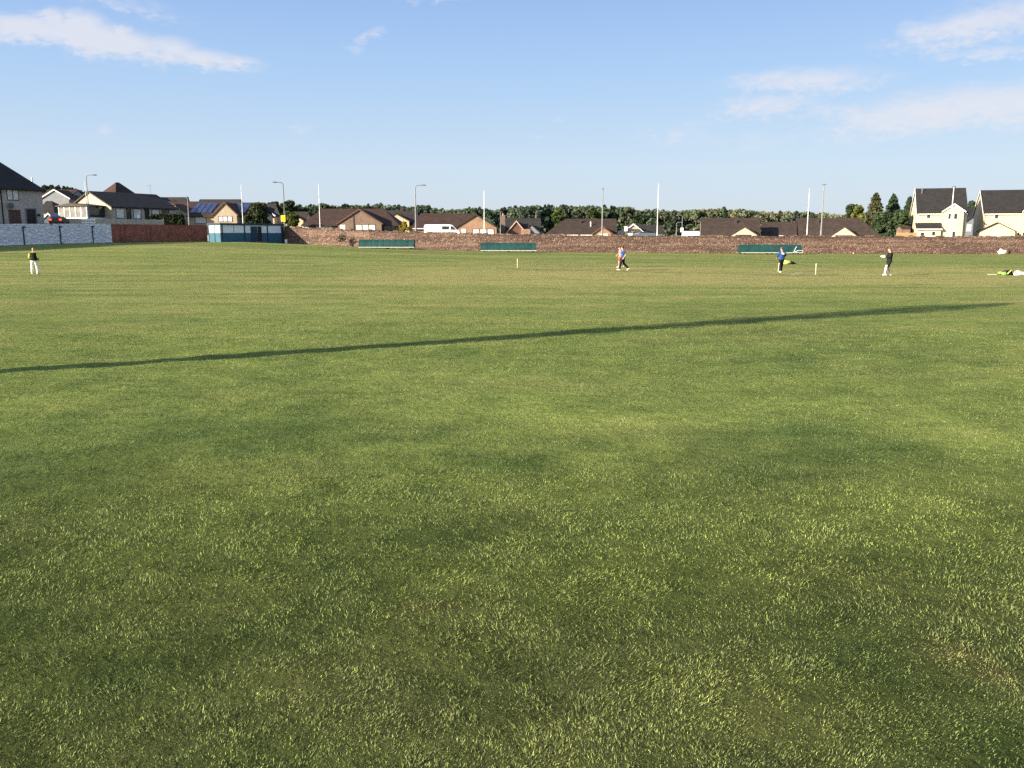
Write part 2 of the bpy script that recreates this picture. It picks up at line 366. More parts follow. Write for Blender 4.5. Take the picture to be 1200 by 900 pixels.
def turf(X, Y):
    """base colour of the grass: mowing, wear and growth, plus painted shade close to the camera"""
    wx = X + (fbm(X, Y, .5, 4, 31)-.5)*3.2; wy = Y + (fbm(X, Y, .5, 4, 47)-.5)*3.2
    dark = np.zeros_like(X); dry = np.zeros_like(X)
    for (cx, cy, rx, ry, k, q) in PATCHES:
        if k >= .9: w = np.exp(-.9*((((wx+X*2)/3-cx)/rx)**6+(((wy+Y*2)/3-cy)/ry)**6))
        else: w = np.exp(-1.3*(((wx-cx)/rx)**2+((wy-cy)/ry)**2)**1.4)
        dark += k*w; dry += q*w
    near = smooth(60, 16, Y)
    dark += (fbm(X*.8, Y, .16, 5, 3)-.5)*(.7+.3*near) + (fbm(X, Y, .7, 5, 23, .62)-.5)*1.5*near + np.sin(Y*2.6+(fbm(X, Y, .08, 2, 3)-.5)*2)*.10*smooth(14, 24, Y) + (fbm(X, Y, 2.2, 4, 13)-.5)*1.7*smooth(40, 10, Y) + .25*smooth(6.6, 4.2, Y)-.22*smooth(5.5, 7, Y)*smooth(11, 8, Y)  # the last terms paint foreground shade between blades into the tone
    streak = fbm(X*.14, Y, .7, 4, 77)-.5              # mowing runs across the view
    streak2 = fbm(X*.05+Y*.01, Y*.9, .33, 3, 91)-.5
    far = smooth(16, 42, Y)
    dry += .04 + far*.38 + streak*(.3+1.1*far) + streak2*.9*far + (fbm(X*.3, Y, 1.1, 4, 29)-.5)*.7*far + (fbm(X, Y, .9, 4, 8)-.5)*.55
    dark += (fbm(X*.25, Y, .8, 4, 37)-.5)*1.1*far
    # the close-mown square and its pitches
    sq = smooth(42, 46, Y)*smooth(72, 64, Y)*smooth(-14, -4, X)*smooth(44, 34, X)
    dry += sq*.50
    edge = smooth(76, 84, Y)*smooth(112, 100, Y)*smooth(-20, 0, X)
    dry -= edge*.12; dark += edge*.03
    G = np.array([.134, .168, .048]); D = np.array([.080, .114, .034]); L = np.array([.172, .210, .058]); Yl = np.array([.275, .245, .100])
    dark = np.clip(dark, -1, 1)[..., None]; dry = np.clip(dry, 0, 1)[..., None]
    c = np.where(dark > 0, G+(D-G)*dark, G+(L-G)*(-dark))
    return c + (Yl-c)*dry*.8

def grid_mesh(xs, ys):
    X, Y = np.meshgrid(xs, ys); v = np.stack([X, Y, gz(X, Y)], -1).reshape(-1, 3)
    nx, ny = len(xs), len(ys); i = np.arange(nx*ny).reshape(ny, nx)
    f = np.stack([i[:-1, :-1], i[:-1, 1:], i[1:, 1:], i[1:, :-1]], -1).reshape(-1, 4)
    return v, f, turf(X, Y).reshape(-1, 3)
def turf_material():
    m = bpy.data.materials.new('turf'); m.use_nodes = True; t = m.node_tree; t.nodes.clear(); h = NG(t)
    b = h.n('ShaderNodeBsdfPrincipled'); o = h.n('ShaderNodeOutputMaterial'); h.link(b.outputs[0], o.inputs[0])
    a = h.n('ShaderNodeAttribute', attribute_name='tint').outputs['Color']; c = h.n('ShaderNodeTexCoord').outputs['Object']
    n1 = h.noise(h.scale(c, (.55, 1, 1)), 3.5, 8, .7); n2 = h.noise(h.scale(c, (.25, 1, 1)), .8, 6, .65)
    col = h.mix(1, a, h.ramp(n1, [(.25, (.55, .6, .5)), (.5, (.95, .97, .9)), (.75, (1.35, 1.3, 1.25))]), 'MULTIPLY')
    col = h.mix(1, col, h.ramp(n2, [(.3, (.8, .84, .8)), (.7, (1.2, 1.16, 1.1))]), 'MULTIPLY')
    spot = h.noise(c, .9, 3, .5); col = h.mix(h.mapr(spot, .72, .78, 0, .35), col, (.05, .045, .025))
    h.link(col, b.inputs['Base Color']); b.inputs['Roughness'].default_value = 1; b.inputs['Specular IOR Level'].default_value = .05
    bp = h.n('ShaderNodeBump'); bp.inputs['Strength'].default_value = .8; bp.inputs['Distance'].default_value = .08
    h.link(h.noise(c, 7, 6, .7), bp.inputs['Height']); h.link(bp.outputs[0], b.inputs['Normal'])
    return m
M_turf = turf_material()
xs = np.concatenate([np.arange(-100, -30, 1.5), np.arange(-30, -14, .5), np.arange(-14, 14, .2), np.arange(14, 40, .5), np.arange(40, 131, 1.5)])
ys = np.concatenate([np.arange(-45, 0, 1.5), np.arange(0, 3, .5), np.arange(3, 24, .2), np.arange(24, 50, .4), np.arange(50, 142, .8)])
v, f, c = grid_mesh(xs, ys)
c = c*(.42+.58*smooth(5, 12, v[:, 1]))[:, None]        # thatch darkened towards the camera, shade between the blades painted in
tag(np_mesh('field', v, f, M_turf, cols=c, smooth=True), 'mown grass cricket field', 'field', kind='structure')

# boundary of the field (counter-clockwise from the near left), wall line, and the higher land outside it
LW0 = Vector((-73.5, 77)); LW1 = Vector((xat(131, 116), 116)); LW2 = Vector((xat(243, 129), 129))
SH_A = Vector((xat(259, 117.5), 117.5)); SH_B = Vector((xat(331, 126), 126))
ST0 = Vector((-37.5, 128.2)); ST1 = Vector((-20, 121.5)); ST2 = Vector((xat(560, 119), 119)); ST3 = Vector((xat(1260, 119), 119)); ST4 = Vector((112, 117))
LOOP = [LW0, LW1, LW2, ST0, ST1, ST2, ST3, ST4, Vector((118, -35)), Vector((-75, -40))]
BANK = [2.1, 2.15, 2.15, 2.1, 2.0, 1.75, 1.75, 1.75, .06, .06]
def outer():
    ctr = Vector((15, 45)); pts = []; bk = []
    for i in range(len(LOOP)):
        a, b = LOOP[i], LOOP[(i+1) % len(LOOP)]; n = max(1, int((b-a).length/6))
        for k in range(n): pts.append(a+(b-a)*(k/n)); bk.append(BANK[i]+(BANK[(i+1) % len(LOOP)]-BANK[i])*k/n)
    V = []; n = len(pts)
    for j, off in enumerate([.22, 6, 18, 40, 80, 160, 320, 600, 1100, 2000]):
        for p, b in zip(pts, bk):
            d = (p-ctr).normalized(); q = p+d*off
            z = float(gz(p.x, p.y))+b
            left = float(smooth(-20, -50, p.x))
            z += left*1.1*min(off, 40)/40 + min(off, 300)/300*.8
            V.append((q.x, q.y, z))
    F = []
    for j in range(9):
        for k in range(n): F.append((j*n+k, j*n+(k+1) % n, (j+1)*n+(k+1) % n, (j+1)*n+k))
    V = np.array(V); return V, np.array(F), turf(V[:, 0], V[:, 1]*0+30)
v, f, c = outer()
tag(np_mesh('ground', v, f, M_turf, cols=c, smooth=True), 'land beyond the field walls', 'ground', kind='structure')
def zout(X, Y):
    """height of the outer land near a point (used to seat what stands there)"""
    p = Vector((X, Y)); ctr = Vector((15, 45)); d = (p-ctr).normalized()
    best = None
    for i in range(len(LOOP)):
        a, b = LOOP[i], LOOP[(i+1) % len(LOOP)]; e = b-a
        den = d.x*e.y-d.y*e.x
        if abs(den) < 1e-9: continue
        w = a-ctr; t = (w.x*e.y-w.y*e.x)/den; s = (w.x*d.y-w.y*d.x)/den
        if t > 0 and -1e-6 <= s <= 1+1e-6: best = (t, a+e*s, BANK[i]+(BANK[(i+1) % len(LOOP)]-BANK[i])*s)
    t, q, b = best; off = max((p-ctr).length-t, 0)
    return float(gz(q.x, q.y))+b+float(smooth(-20, -50, q.x))*1.1*min(off, 40)/40+min(off, 300)/300*.8

# ------------------------------------------------------------------ blades of the turf (uncountable: one object)
def blades(X, Y, h, w, lean, col, seg=True):
    n = len(X); yaw = rng.uniform(0, 2*np.pi, n); la = rng.uniform(0, 2*np.pi, n)
    tuft = vnoise(X*9, Y*9, 5)*.6+vnoise(X*22, Y*22, 6)*.4; h = h*(.5+1.0*tuft)
    nap = fbm(X, Y, .35, 3, 61)*5*np.pi+fbm(X, Y, 1.7, 3, 67)*3*np.pi      # the nap of the turf lies in drifts
    la = np.where(rng.random(n) < .72, nap+rng.normal(0, .55, n), la)
    z0 = gz(X, Y)-.004
    dx, dy = np.cos(yaw)*w/2, np.sin(yaw)*w/2
    lx, ly = np.cos(la)*np.sin(lean)*h, np.sin(la)*np.sin(lean)*h; hz = np.cos(lean)*h
    b0 = np.stack([X-dx, Y-dy, z0], -1); b1 = np.stack([X+dx, Y+dy, z0], -1)
    m0 = np.stack([X-dx*.8+lx*.35, Y-dy*.8+ly*.35, z0+hz*.6], -1); m1 = np.stack([X+dx*.8+lx*.35, Y+dy*.8+ly*.35, z0+hz*.6], -1)
    tp = np.stack([X+lx, Y+ly, z0+hz*.95], -1)
    if seg:
        V = np.stack([b0, b1, m0, m1, tp], 1).reshape(-1, 3); i = np.arange(n)[:, None]*5
        F = np.concatenate([i+np.array([0, 1, 3]), i+np.array([0, 3, 2]), i+np.array([2, 3, 4])], 1).reshape(-1, 3); k = 5
    else:
        V = np.stack([b0, b1, tp], 1).reshape(-1, 3); F = np.arange(n*3).reshape(-1, 3); k = 3
    return V, F, np.repeat(col, k, axis=0)
def make_grass():
    VV, FF, CC = [], [], []; off = 0
    def put(V, F, C):
        nonlocal off
        VV.append(V); FF.append(F+off); CC.append(C); off += len(V)
    for r0, r1, dens, seg in ((3.2, 9, 9800, True), (9, 26, 10500, False), (26, 100, 4200, False)):
        n = int(dens*25*1.36*math.log(r1/r0))
        r = r0*(r1/r0)**rng.random(n); th = rng.uniform(-.68, .68, n)
        if r0 >= 26:
            keep = rng.random(n) < smooth(105, 60, r)+.1; r = r[keep]; th = th[keep]; n = len(r)
        X, Y = r*np.sin(th), r*np.cos(th); s = np.maximum(r/5, .8)**.5
        s = np.where(r > 26, s*.8, s)
        c = turf(X, Y)
        mow = 1-.45*smooth(40, 46, Y)*smooth(74, 64, Y)*smooth(-14, -4, X)*smooth(44, 34, X)
        hgt = rng.uniform(.013, .027, n)*s*mow*(.65+.7*fbm(X, Y, .9, 4, 19)); wd = rng.uniform(.0026, .0044, n)*s
        u = rng.random(n); c = c*(.30+1.35*rng.random(n)**1.2)[:, None]
        c = c*(.50+1.0*(.6*vnoise(X*16/s, Y*16/s, 81)+.4*vnoise(X*36/s, Y*36/s, 82)))[:, None]      # small tussocks, one fresher than the next
        nr = smooth(11, 5, Y); gap_dark = rng.random(n) < .45*nr; c = c*(1+.36*nr)[:, None]; c[gap_dark] *= .36      # dark low leaves near the camera, gap shade put into their colour
        hgt = np.where(gap_dark, hgt*.75, hgt*(1+.12*nr))
        straw = u < .045; c[straw] = np.array([.27, .245, .12])*(.6+.6*rng.random(straw.sum()))[:, None]
        fresh = (u > .07) & (u < .2); c[fresh] = c[fresh]*np.array([1.25, 1.35, 1.0])
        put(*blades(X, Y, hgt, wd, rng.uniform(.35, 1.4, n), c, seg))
    # rough tufts against the foot of the stone wall
    for a, b, k in ((ST1, ST2, 1500), (ST2, ST3, 6500), (LW0, LW1, 1500), (LW1, LW2, 1200)):
        t = rng.random(k); d = (b-a); nrm = Vector((d.y, -d.x)).normalized(); o = rng.exponential(.25, k)+.36
        X = a.x+d.x*t+nrm.x*o; Y = a.y+d.y*t+nrm.y*o
        tall = np.clip(fbm(X, Y, .8, 3, 71)*1.6-.4, .1, 1)
        c = np.array([.13, .12, .05])*(.6+.8*rng.random(k))[:, None]
        put(*blades(X, Y, (.12+.32*rng.random(k))*tall, np.full(k, .05), rng.uniform(.1, .7, k), c, False))
    o = np_mesh('grass', np.concatenate(VV), np.concatenate(FF), M_grass, cols=np.concatenate(CC))
    tag(o, 'short green and straw coloured grass blades covering the field', 'grass', kind='stuff')
M_grass = leaf_mat('grass_blade', .85, .14)
make_grass()

# ------------------------------------------------------------------ walls round the field
def wall_strip(name, a, b, thick, hgt, matr, parent=None, step=3.0, z_ext=None, jag=0., below=.5, out=0.):
    """wall along a-b; its field face on the line, following the ground; object coordinates run along it"""
    d = b-a; L = d.length; ang = math.atan2(d.y, d.x); n = max(2, int(L/step))
    mb = MB(); rows = []
    for k in range(n+1):
        s = L*k/n; p = a+d*(k/n); zg = float(gz(p.x, p.y)); h = hgt if not hasattr(hgt, '__call__') else hgt(k/n)
        h += random.uniform(-jag, jag)
        rows.append([(s, out, zg-below), (s, out+thick, zg-below), (s, out+thick, zg+h), (s, out, zg+h)])
    mb.loft(rows); o = mb.build(name, matr, parent)
    if parent is None: o.location = (a.x, a.y, 0); o.rotation_euler = (0, 0, ang)
    return o
STONES = [(0., (.105, .066, .052)), (.3, (.165, .102, .078)), (.55, (.205, .128, .098)), (.8, (.255, .168, .130)), (1., (.33, .235, .185))]
M_rubble = stone_mat('rubble', STONES, 3.1, 8.0)
M_coping = stone_mat('coping_stones', [(0., (.05, .038, .032)), (.4, (.10, .068, .055)), (1., (.17, .115, .09))], 1.6, 2.5)
M_limewash = stone_mat('limewashed_rubble', STONES, 1.6, 3.0, whitewash=(.86, .80, .78))

def wall_root(name, a, b, label):
    d = b-a; return empty(name, (a.x, a.y, 0), math.atan2(d.y, d.x), label, 'wall')
# long stone wall in three runs, one thing
sw = empty('stone_wall', (ST1.x, ST1.y, 0), 0, 'long brown rubble stone wall along the far side of the field', 'wall')
def run(parent, pname, a, b, thick, h, m, jag=0, step=2.5, out=0., below=.5):
    o = wall_strip(pname, a, b, thick, h, m, None, step, jag=jag, out=out, below=below)
    o.location = (a.x-parent.location.x, a.y-parent.location.y, 0); o.rotation_euler = (0, 0, math.atan2(b.y-a.y, b.x-a.x)); o.parent = parent
    return o
H_ST = 2.22
for a, b in ((ST0, ST1), (ST1, ST2), (ST2, ST4)):
    run(sw, 'wall', a, b, .5, H_ST, M_rubble)
# coping: individual rough cope blocks laid along the top, one mesh per run
def coping(parent, a, b, h, m):
    d = b-a; L = d.length; mb = MB(); s = 0.
    while s < L-.1:
        w = min(random.uniform(.35, .9), L-s); p = a+d*(s/L); p2 = a+d*((s+w)/L); z0 = float(gz(p.x, p.y))+h; z1 = float(gz(p2.x, p2.y))+h
        t = random.uniform(.07, .30)
        mb.add([(s+.01, -.05, z0+.003), (s+w-.01, -.05, z1+.003), (s+w-.01, .55, z1+.003), (s+.01, .55, z0+.003),
                (s+.05, .02, z0+t), (s+w-.05, .02, z1+t*random.uniform(.8, 1)), (s+w-.05, .48, z1+t), (s+.05, .48, z0+t)],
               [(3, 2, 1, 0), (4, 5, 6, 7), (0, 1, 5, 4), (1, 2, 6, 5), (2, 3, 7, 6), (3, 0, 4, 7)]); s += w
    o = mb.build('coping', m, parent); o.location = (a.x-parent.location.x, a.y-parent.location.y, 0); o.rotation_euler = (0, 0, math.atan2(d.y, d.x))
for a, b in ((ST0, ST1), (ST1, ST2), (ST2, ST4)): coping(sw, a, b, H_ST, M_coping)

pw = wall_root('painted_wall', LW0, LW1, 'flaking white painted stone wall with black drainpipes')
L1 = (LW1-LW0).length; w_o = run(pw, 'wall', LW0, LW1, .5, 2.5, M_limewash, jag=.03); w_o.location = (0, 0, 0); w_o.rotation_euler = (0, 0, 0)
mb = MB()
for k in range(16):
    p = LW0+(LW1-LW0)*(k/15); q = LW0+(LW1-LW0)*(min(k+1, 15)/15)
    if k < 15: mb.loft([[(L1*k/15, -.06, float(gz(p.x, p.y))+.0), (L1*k/15, 0.02, float(gz(p.x, p.y))+0), (L1*k/15, .02, float(gz(p.x, p.y))+.12), (L1*k/15, -.06, float(gz(p.x, p.y))+.12)],
                          [(L1*(k+1)/15, -.06, float(gz(q.x, q.y))+.0), (L1*(k+1)/15, 0.02, float(gz(q.x, q.y))+0), (L1*(k+1)/15, .02, float(gz(q.x, q.y))+.12), (L1*(k+1)/15, -.06, float(gz(q.x, q.y))+.12)]])
mb.build('plinth', M_white, pw)
def along(a, b, px):
    """distance along a-b where the column px of the view meets it"""
    r = ray(px, 276); d = b-a; den = d.x*r.y-d.y*r.x
    return (-(a.x*r.y-a.y*r.x))/den*d.length
for px in (27.5, 70.5, 108.5):
    s = along(LW0, LW1, px); p = LW0+(LW1-LW0)*(s/L1); zg = float(gz(p.x, p.y))
    MB().tube([(s, -.07, zg), (s, -.07, zg+2.0), (s+.05, -.07, zg+2.1)], .06, 8).box(s-.12, -.1, zg+2.05, s+.32, -.001, zg+2.2).build('drainpipe', M_black, pw)
bw = wall_root('brick_wall', LW1, LW2, 'dark red brick wall with piers between white wall and shed')
w_o = run(bw, 'wall', LW1, LW2, .4, 2.35, M_brick_red); w_o.location = (0, 0, 0); w_o.rotation_euler = (0, 0, 0)
L2 = (LW2-LW1).length
for px in (143.5, 173.5, 202.5, 226):
    s = along(LW1, LW2, px); p = LW1+(LW2-LW1)*(s/L2); zg = float(gz(p.x, p.y))
    MB().box(s-.2, -.12, zg-.3, s+.2, -.002, zg+2.3).build('pier', M_brick_red, bw)
mb = MB()
for k in range(8):
    p = LW1+(LW2-LW1)*(k/8); q = LW1+(LW2-LW1)*((k+1)/8); a, b = L2*k/8, L2*(k+1)/8; za, zb = float(gz(p.x, p.y))+2.352, float(gz(q.x, q.y))+2.352
    mb.loft([[(a, -.05, za), (a, .45, za), (a, .45, za+.09), (a, -.05, za+.09)], [(b, -.05, zb), (b, .45, zb), (b, .45, zb+.09), (b, -.05, zb+.09)]])
mb.build('coping', M_brick_red, bw)

# ------------------------------------------------------------------ houses
class House:
    def __init__(s, label, C, ang=0., base=None, cat='house', name='house', group=None):
        s.C = Vector(C[:2]); s.ang = ang; s.zb = base if base is not None else zout(C[0], C[1])
        s.root = empty(name, (C[0], C[1], s.zb), ang, label, cat, group)
        s.u = Vector((math.cos(ang), math.sin(ang))); s.v = Vector((-s.u.y, s.u.x))
    def lp(s, P):
        d = Vector((P[0], P[1]))-s.C; return Vector((d.dot(s.u), d.dot(s.v), P[2]-s.zb))
    def lray(s, px, py):
        r = ray(px, py); h = Vector((r.x, r.y)); return s.lp((0, 0, CAM_H)), Vector((h.dot(s.u), h.dot(s.v), r.z))
    def hit(s, px, py, axis, val):
        """where the sight line through px,py meets the local plane axis = val"""
        o, d = s.lray(px, py); i = 'uvz'.index(axis); return o+d*((val-o[i])/d[i])
    def block(s, u0, u1, v0, v1, ze, zr, axis='u', wall=None, roof=None, hip=(0, 0), oh=.35, th=.16, roof_v=None, below=1.2, barge=None, gutter=None, wallname='wall'):
        a0, a1, b0, b1 = (u0, u1, v0, v1) if axis == 'u' else (v0, v1, u0, u1)      # a along the ridge, b across
        bm = (b0+b1)/2; sl = (zr-ze)/((b1-b0)/2)
        sw_ = (lambda a, b, z: (a, b, z)) if axis == 'u' else (lambda a, b, z: (b, a, z))
        top = ze-th+.001
        mb = MB()
        if any(hip):
            mb.box(u0, v0, -below, u1, v1, top)
        if not all(hip):
            lo = a0+(.0 if not hip[0] else hip[0]+.3); hi = a1-(0. if not hip[1] else hip[1]+.3)
            if any(hip): poly = [(b0+.01, top-.5), (b1-.01, top-.5), (b1-.01, top), (bm, zr-th-.02), (b0+.01, top)]
            else: poly = [(b0, -below), (b1, -below), (b1, top), (bm, zr-th), (b0, top)]
            if any(hip):
                if hip[0]: hi = a1-.002
                else: lo = a0+.002
            mb.prism(poly, axis, lo, hi)
        if wall: mb.build(wallname, wall, s.root)
        rb = MB(); e0, e1 = b0-oh, b1+oh; zl = ze-oh*sl
        ra = (a0-oh*.6) if not hip[0] else a0-oh; rc = (a1+oh*.6) if not hip[1] else a1+oh
        if roof_v: rc = roof_v
        if not any(hip):
            rb.prism([(e0, zl), (bm, zr), (e1, zl), (e1, zl-th), (bm, zr-th), (e0, zl-th)], axis, ra, rc)
        else:
            r0 = (ra+hip[0]) if hip[0] else ra; r1 = (rc-hip[1]) if hip[1] else rc
            V = [sw_(ra, e0, zl), sw_(rc, e0, zl), sw_(rc, e1, zl), sw_(ra, e1, zl), sw_(r0, bm, zr), sw_(r1, bm, zr),
                 sw_(ra, e0, zl-th), sw_(rc, e0, zl-th), sw_(rc, e1, zl-th), sw_(ra, e1, zl-th)]
            rb.add(V, [(0, 1, 5, 4), (2, 3, 4, 5), (3, 0, 4), (1, 2, 5), (0, 6, 7, 1), (1, 7, 8, 2), (2, 8, 9, 3), (3, 9, 6, 0), (9, 8, 7, 6)])
        if roof: rb.build('roof', roof, s.root)
        if barge:
            t = .2
            rb = MB().prism([(e0, zl+.02), (bm, zr+.03), (e1, zl+.02), (e1, zl-t), (bm, zr-t), (e0, zl-t)], axis, ra-.05, ra-.003)
            rb.build('bargeboard', barge, s.root)
        if gutter:
            gb = MB().prism([(b0-oh-.1, zl-.04), (b0-oh-.003, zl-.04), (b0-oh-.003, zl-.16), (b0-oh-.1, zl-.16)], axis, a0, a1)
            gb.build('gutter', gutter, s.root)
        return sl
    def window(s, face, val, a0, a1, z0, z1, frame=None, pane=None, mull=1, name='window', ft=.07, proud=.05):
        """face 'v' : front plane v=val, window spans u a0..a1 ; face 'u' : end plane u=val, spans v"""
        frame = frame or M_white; pane = pane or M_glass
        def B(mb, p0, p1, q0, q1, d0, d1):
            if face == 'v': mb.box(p0, val-d1, q0, p1, val-d0, q1)
            elif face == '-u': mb.box(val-d1, p0, q0, val-d0, p1, q1)
            else: mb.box(val+d0, p0, q0, val+d1, p1, q1)
        m = MB(); ft = min(ft, (a1-a0)*.1); a0 -= .06; a1 += .06
        B(m, a0, a1, z1-ft, z1, .002, proud); B(m, a0, a1, z0, z0+ft, .002, proud+.03)
        for k in range(mull+1):
            c = a0+(a1-a0-ft)*k/mull; B(m, c, c+ft, z0+ft, z1-ft, .002, proud)
        w = m.build(name, frame, s.root)
        p = MB(); B(p, a0+ft*.5, a1-ft*.5, z0+ft*.5, z1-ft*.5, .001, proud*.5)
        p.build('pane', pane, w); return w
    def pxwin(s, face, val, x0, x1, y0, y1, **k):
        ax = 'v' if face == 'v' else 'u'
        A = s.hit(x0, y1, ax, val); B = s.hit(x1, y0, ax, val); i = 0 if face == 'v' else 1
        a0, a1 = sorted((A[i], B[i])); return s.window(face, val, a0, a1, min(A.z, B.z), max(A.z, B.z), **k)
    def chimney(s, u, v, z0, z1, w=.6, d=.6, m=None, pots=1):
        c = MB().box(u-w/2, v-d/2, z0, u+w/2, v+d/2, z1).box(u-w/2-.05, v-d/2-.05, z1+.002, u+w/2+.05, v+d/2+.05, z1+.1).build('chimney', m or M_brick_br, s.root)
        for k in range(pots):
            MB().tube([(u+(k-(pots-1)/2)*.3, v, z1+.1), (u+(k-(pots-1)/2)*.3, v, z1+.4)], [.11, .09], 8).build('chimney_pot', M_tan, c)

def facing(label, x0, x1, Y, eave, ridge, depth=9., base=None, ang=0., **k):
    """a house whose front stands between the columns x0 and x1, turned by ang degrees"""
    ang = math.radians(ang); X0 = xat(x0, Y); r1 = ray(x1, 276); q = r1.x/r1.y
    X1 = X0+(q*Y-X0)/(math.cos(ang)-q*math.sin(ang)); h = House(label, (X0, Y), ang, base)
    ze = zat(eave, Y-.35)-h.zb; zr = zat(ridge, Y+depth/2)-h.zb
    h.L = X1-X0; h.D = depth; h.ze = ze; h.zr = zr
    h.sl = h.block(0, h.L, 0, depth, ze, zr, 'u', **k); return h
def wing(h, xa, ya, x0, x1, yf, proj, wall, roof, back=None, **k):
    """front gable: apex (xa, ya), feet x0..x1 at yf, standing proj in front of the main wall"""
    A = h.hit(xa, ya, 'v', -proj-.2); F0 = h.hit(x0, yf, 'v', -proj); F1 = h.hit(x1, yf, 'v', -proj)
    oh = k.pop('oh', .3); sl = (A.z-F0.z)/max((F1.u if False else F1.x)-F0.x, .1)*2
    u0, u1 = F0.x+oh, F1.x-oh; ze = A.z-sl*(u1-u0)/2
    h.block(u0, u1, -proj, back if back is not None else 2.5, ze, A.z, 'v', wall=wall, roof=roof, oh=oh, **k)
    return u0, u1, ze, A.z

# right: two cream two-storey houses
def cream_house(label, x0, x1, Y, eave, ridge, depth, base, ang):
    return facing(label, x0, x1, Y, eave, ridge, depth, base, ang, wall=M_cream, roof=M_roof_slate, oh=.3, gutter=M_white, barge=M_white)
hA = cream_house('cream two storey house with lean-to porch beside the conifers', 1073, 1131, 154, 248.3, 221, 8.6, 2.0, -18)
wing(hA, 1119.5, 238.5, 1103.5, 1132, 248, 1.1, M_cream, M_roof_slate, back=3.2, barge=M_white, gutter=None)
fr = 0
hA.pxwin('v', 0, 1086, 1090.5, 249.8, 256.2)
for a, b in ((1111, 1115), (1117.8, 1122)): hA.pxwin('v', -1.1, a, b, 250, 257)
for a, b in ((1111, 1114), (1115.5, 1119.5)): hA.pxwin('v', -1.1, a, b, 271, 279, frame=M_white)
hA.pxwin('v', 0, 1104.8, 1108.2, 271, 279)
def leanto(h, x0, x1, ytop, ylow, proj, wall, roof):
    A = h.hit(x0, ytop, 'v', -.01); B = h.hit(x1, ytop, 'v', -.01); E = h.hit(x0, ylow, 'v', -proj-.3)
    u0, u1 = A.x, B.x; z1, z0 = A.z, E.z
    MB().prism([(-.003, -1.2), (-proj, -1.2), (-proj, z0-.05), (-.003, z1-.2)], 'u', u0+.15, u1-.15).build('porch_wall', wall, h.root)
    MB().prism([(-.004, z1), (-proj-.3, z0), (-proj-.3, z0-.14), (-.004, z1-.14)], 'u', u0, u1).build('porch_roof', roof, h.root)
    MB().box(u0, -proj-.38, z0-.22, u1, -proj-.303, z0-.02).build('gutter', M_white, h.root)
leanto(hA, 1072.5, 1103, 261, 268, 1.6, M_cream, M_roof_slate)
hA.pxwin('v', -1.6, 1092, 1096, 271, 276.5)
hA.pxwin('v', -1.6, 1078, 1083.5, 272, 280, name='door', mull=1)
MB().tube([(hA.L-.12, -.06, -1), (hA.L-.12, -.06, hA.ze-.3)], .05, 6).build('downpipe', M_white, hA.root)
MB().tube([(.12, -.06, -1), (.12, -.06, hA.ze-.3)], .05, 6).build('downpipe', M_white, hA.root)
MB().tube([(.9, 3.4, hA.zr-.9), (.9, 3.4, hA.zr+.15)], .06, 6).build('vent_pipe', M_steel, hA.root)
MB().box(.1, -.03, hA.ze*.52, hA.L*.52, -.002, hA.ze*.52+.08).build('string_course', M_tan, hA.root)

hB = cream_house('cream two storey house with gabled porch at the right edge', 1151, 1222, 154, 248.5, 223, 9, 2.0, -18)
wing(hB, 1210, 236, 1198, 1224, 248, 1.1, M_cream, M_roof_slate, back=3.2, barge=M_white)
u0, u1, ze_, za_ = wing(hB, 1170.7, 260.5, 1147, 1191.5, 271, 1.8, M_cream, M_roof_slate, back=.0, oh=.25)
hB.pxwin('v', 0, 1165.6, 1170.2, 250.5, 256.5)
hB.pxwin('v', -1.8, 1165, 1171, 273, 280, pane=M_curtain, name='door')
hB.pxwin('v', 0, 1192.5, 1194.5, 272, 279); hB.pxwin('v', -1.1, 1198, 1202, 272.5, 279)
MB().tube([(.15, -.06, -1), (.15, -.06, hB.ze-.5), (.45, -.25, hB.ze-.2)], .05, 6).build('downpipe', M_steel, hB.root)
MB().tube([(hB.L*.49, -.06, hB.ze*.55), (hB.L*.49, -.06, hB.ze*.56), (hB.L*.55, -.06, hB.ze*.56)], .05, 6).build('overflow_pipe', M_steel, hB.root)
hC = facing('grey gabled house in the gap between the cream houses', 1120, 1150, 186, 262, 244, 9, None, wall=M_slateboard, roof=M_roof_slate)
wing(hC, 1139, 254, 1128, 1149, 262, 1., M_slateboard, M_roof_slate); hC.pxwin('v', -1., 1133, 1138, 263, 271, pane=M_curtain)
f_ = empty('timber_fence', (xat(1051, 148), 148, zout(xat(1051, 148), 148)), 0, 'new orange timber fence left of the cream house', 'fence')
Lf = xat(1074, 148)-xat(1051, 148); zf = zat(272, 148)-f_.location.z
mb = MB()
for k in range(int(Lf/.15)): mb.box(k*.15+.005, 0, -.5, k*.15+.14, .025, zf-.12+.03*random.random())
mb.build('boards', M_timber, f_)
for k in range(3): MB().box(Lf*k/2-.05, .027, -.5, Lf*k/2+.05, .13, zf+.05).build('post', M_timber, f_)
hz = House('small brick outbuilding behind the timber fence', (xat(1056, 156), 156), 0, name='outbuilding', cat='outbuilding')
hz.block(0, 1.6, 0, 2, zat(267, 156)-hz.zb, zat(264.5, 157)-hz.zb, 'u', wall=M_brick_br, roof=M_roof_brown, oh=.1)

def curtain_row(h, face, val, x0, x1, y0, y1, n=3, frame=M_dark, pane=M_curtain, gap=.12):
    w = (x1-x0)/n
    for k in range(n): h.pxwin(face, val, x0+k*w+w*gap/2, x0+(k+1)*w-w*gap/2, y0, y1, frame=frame, pane=pane)

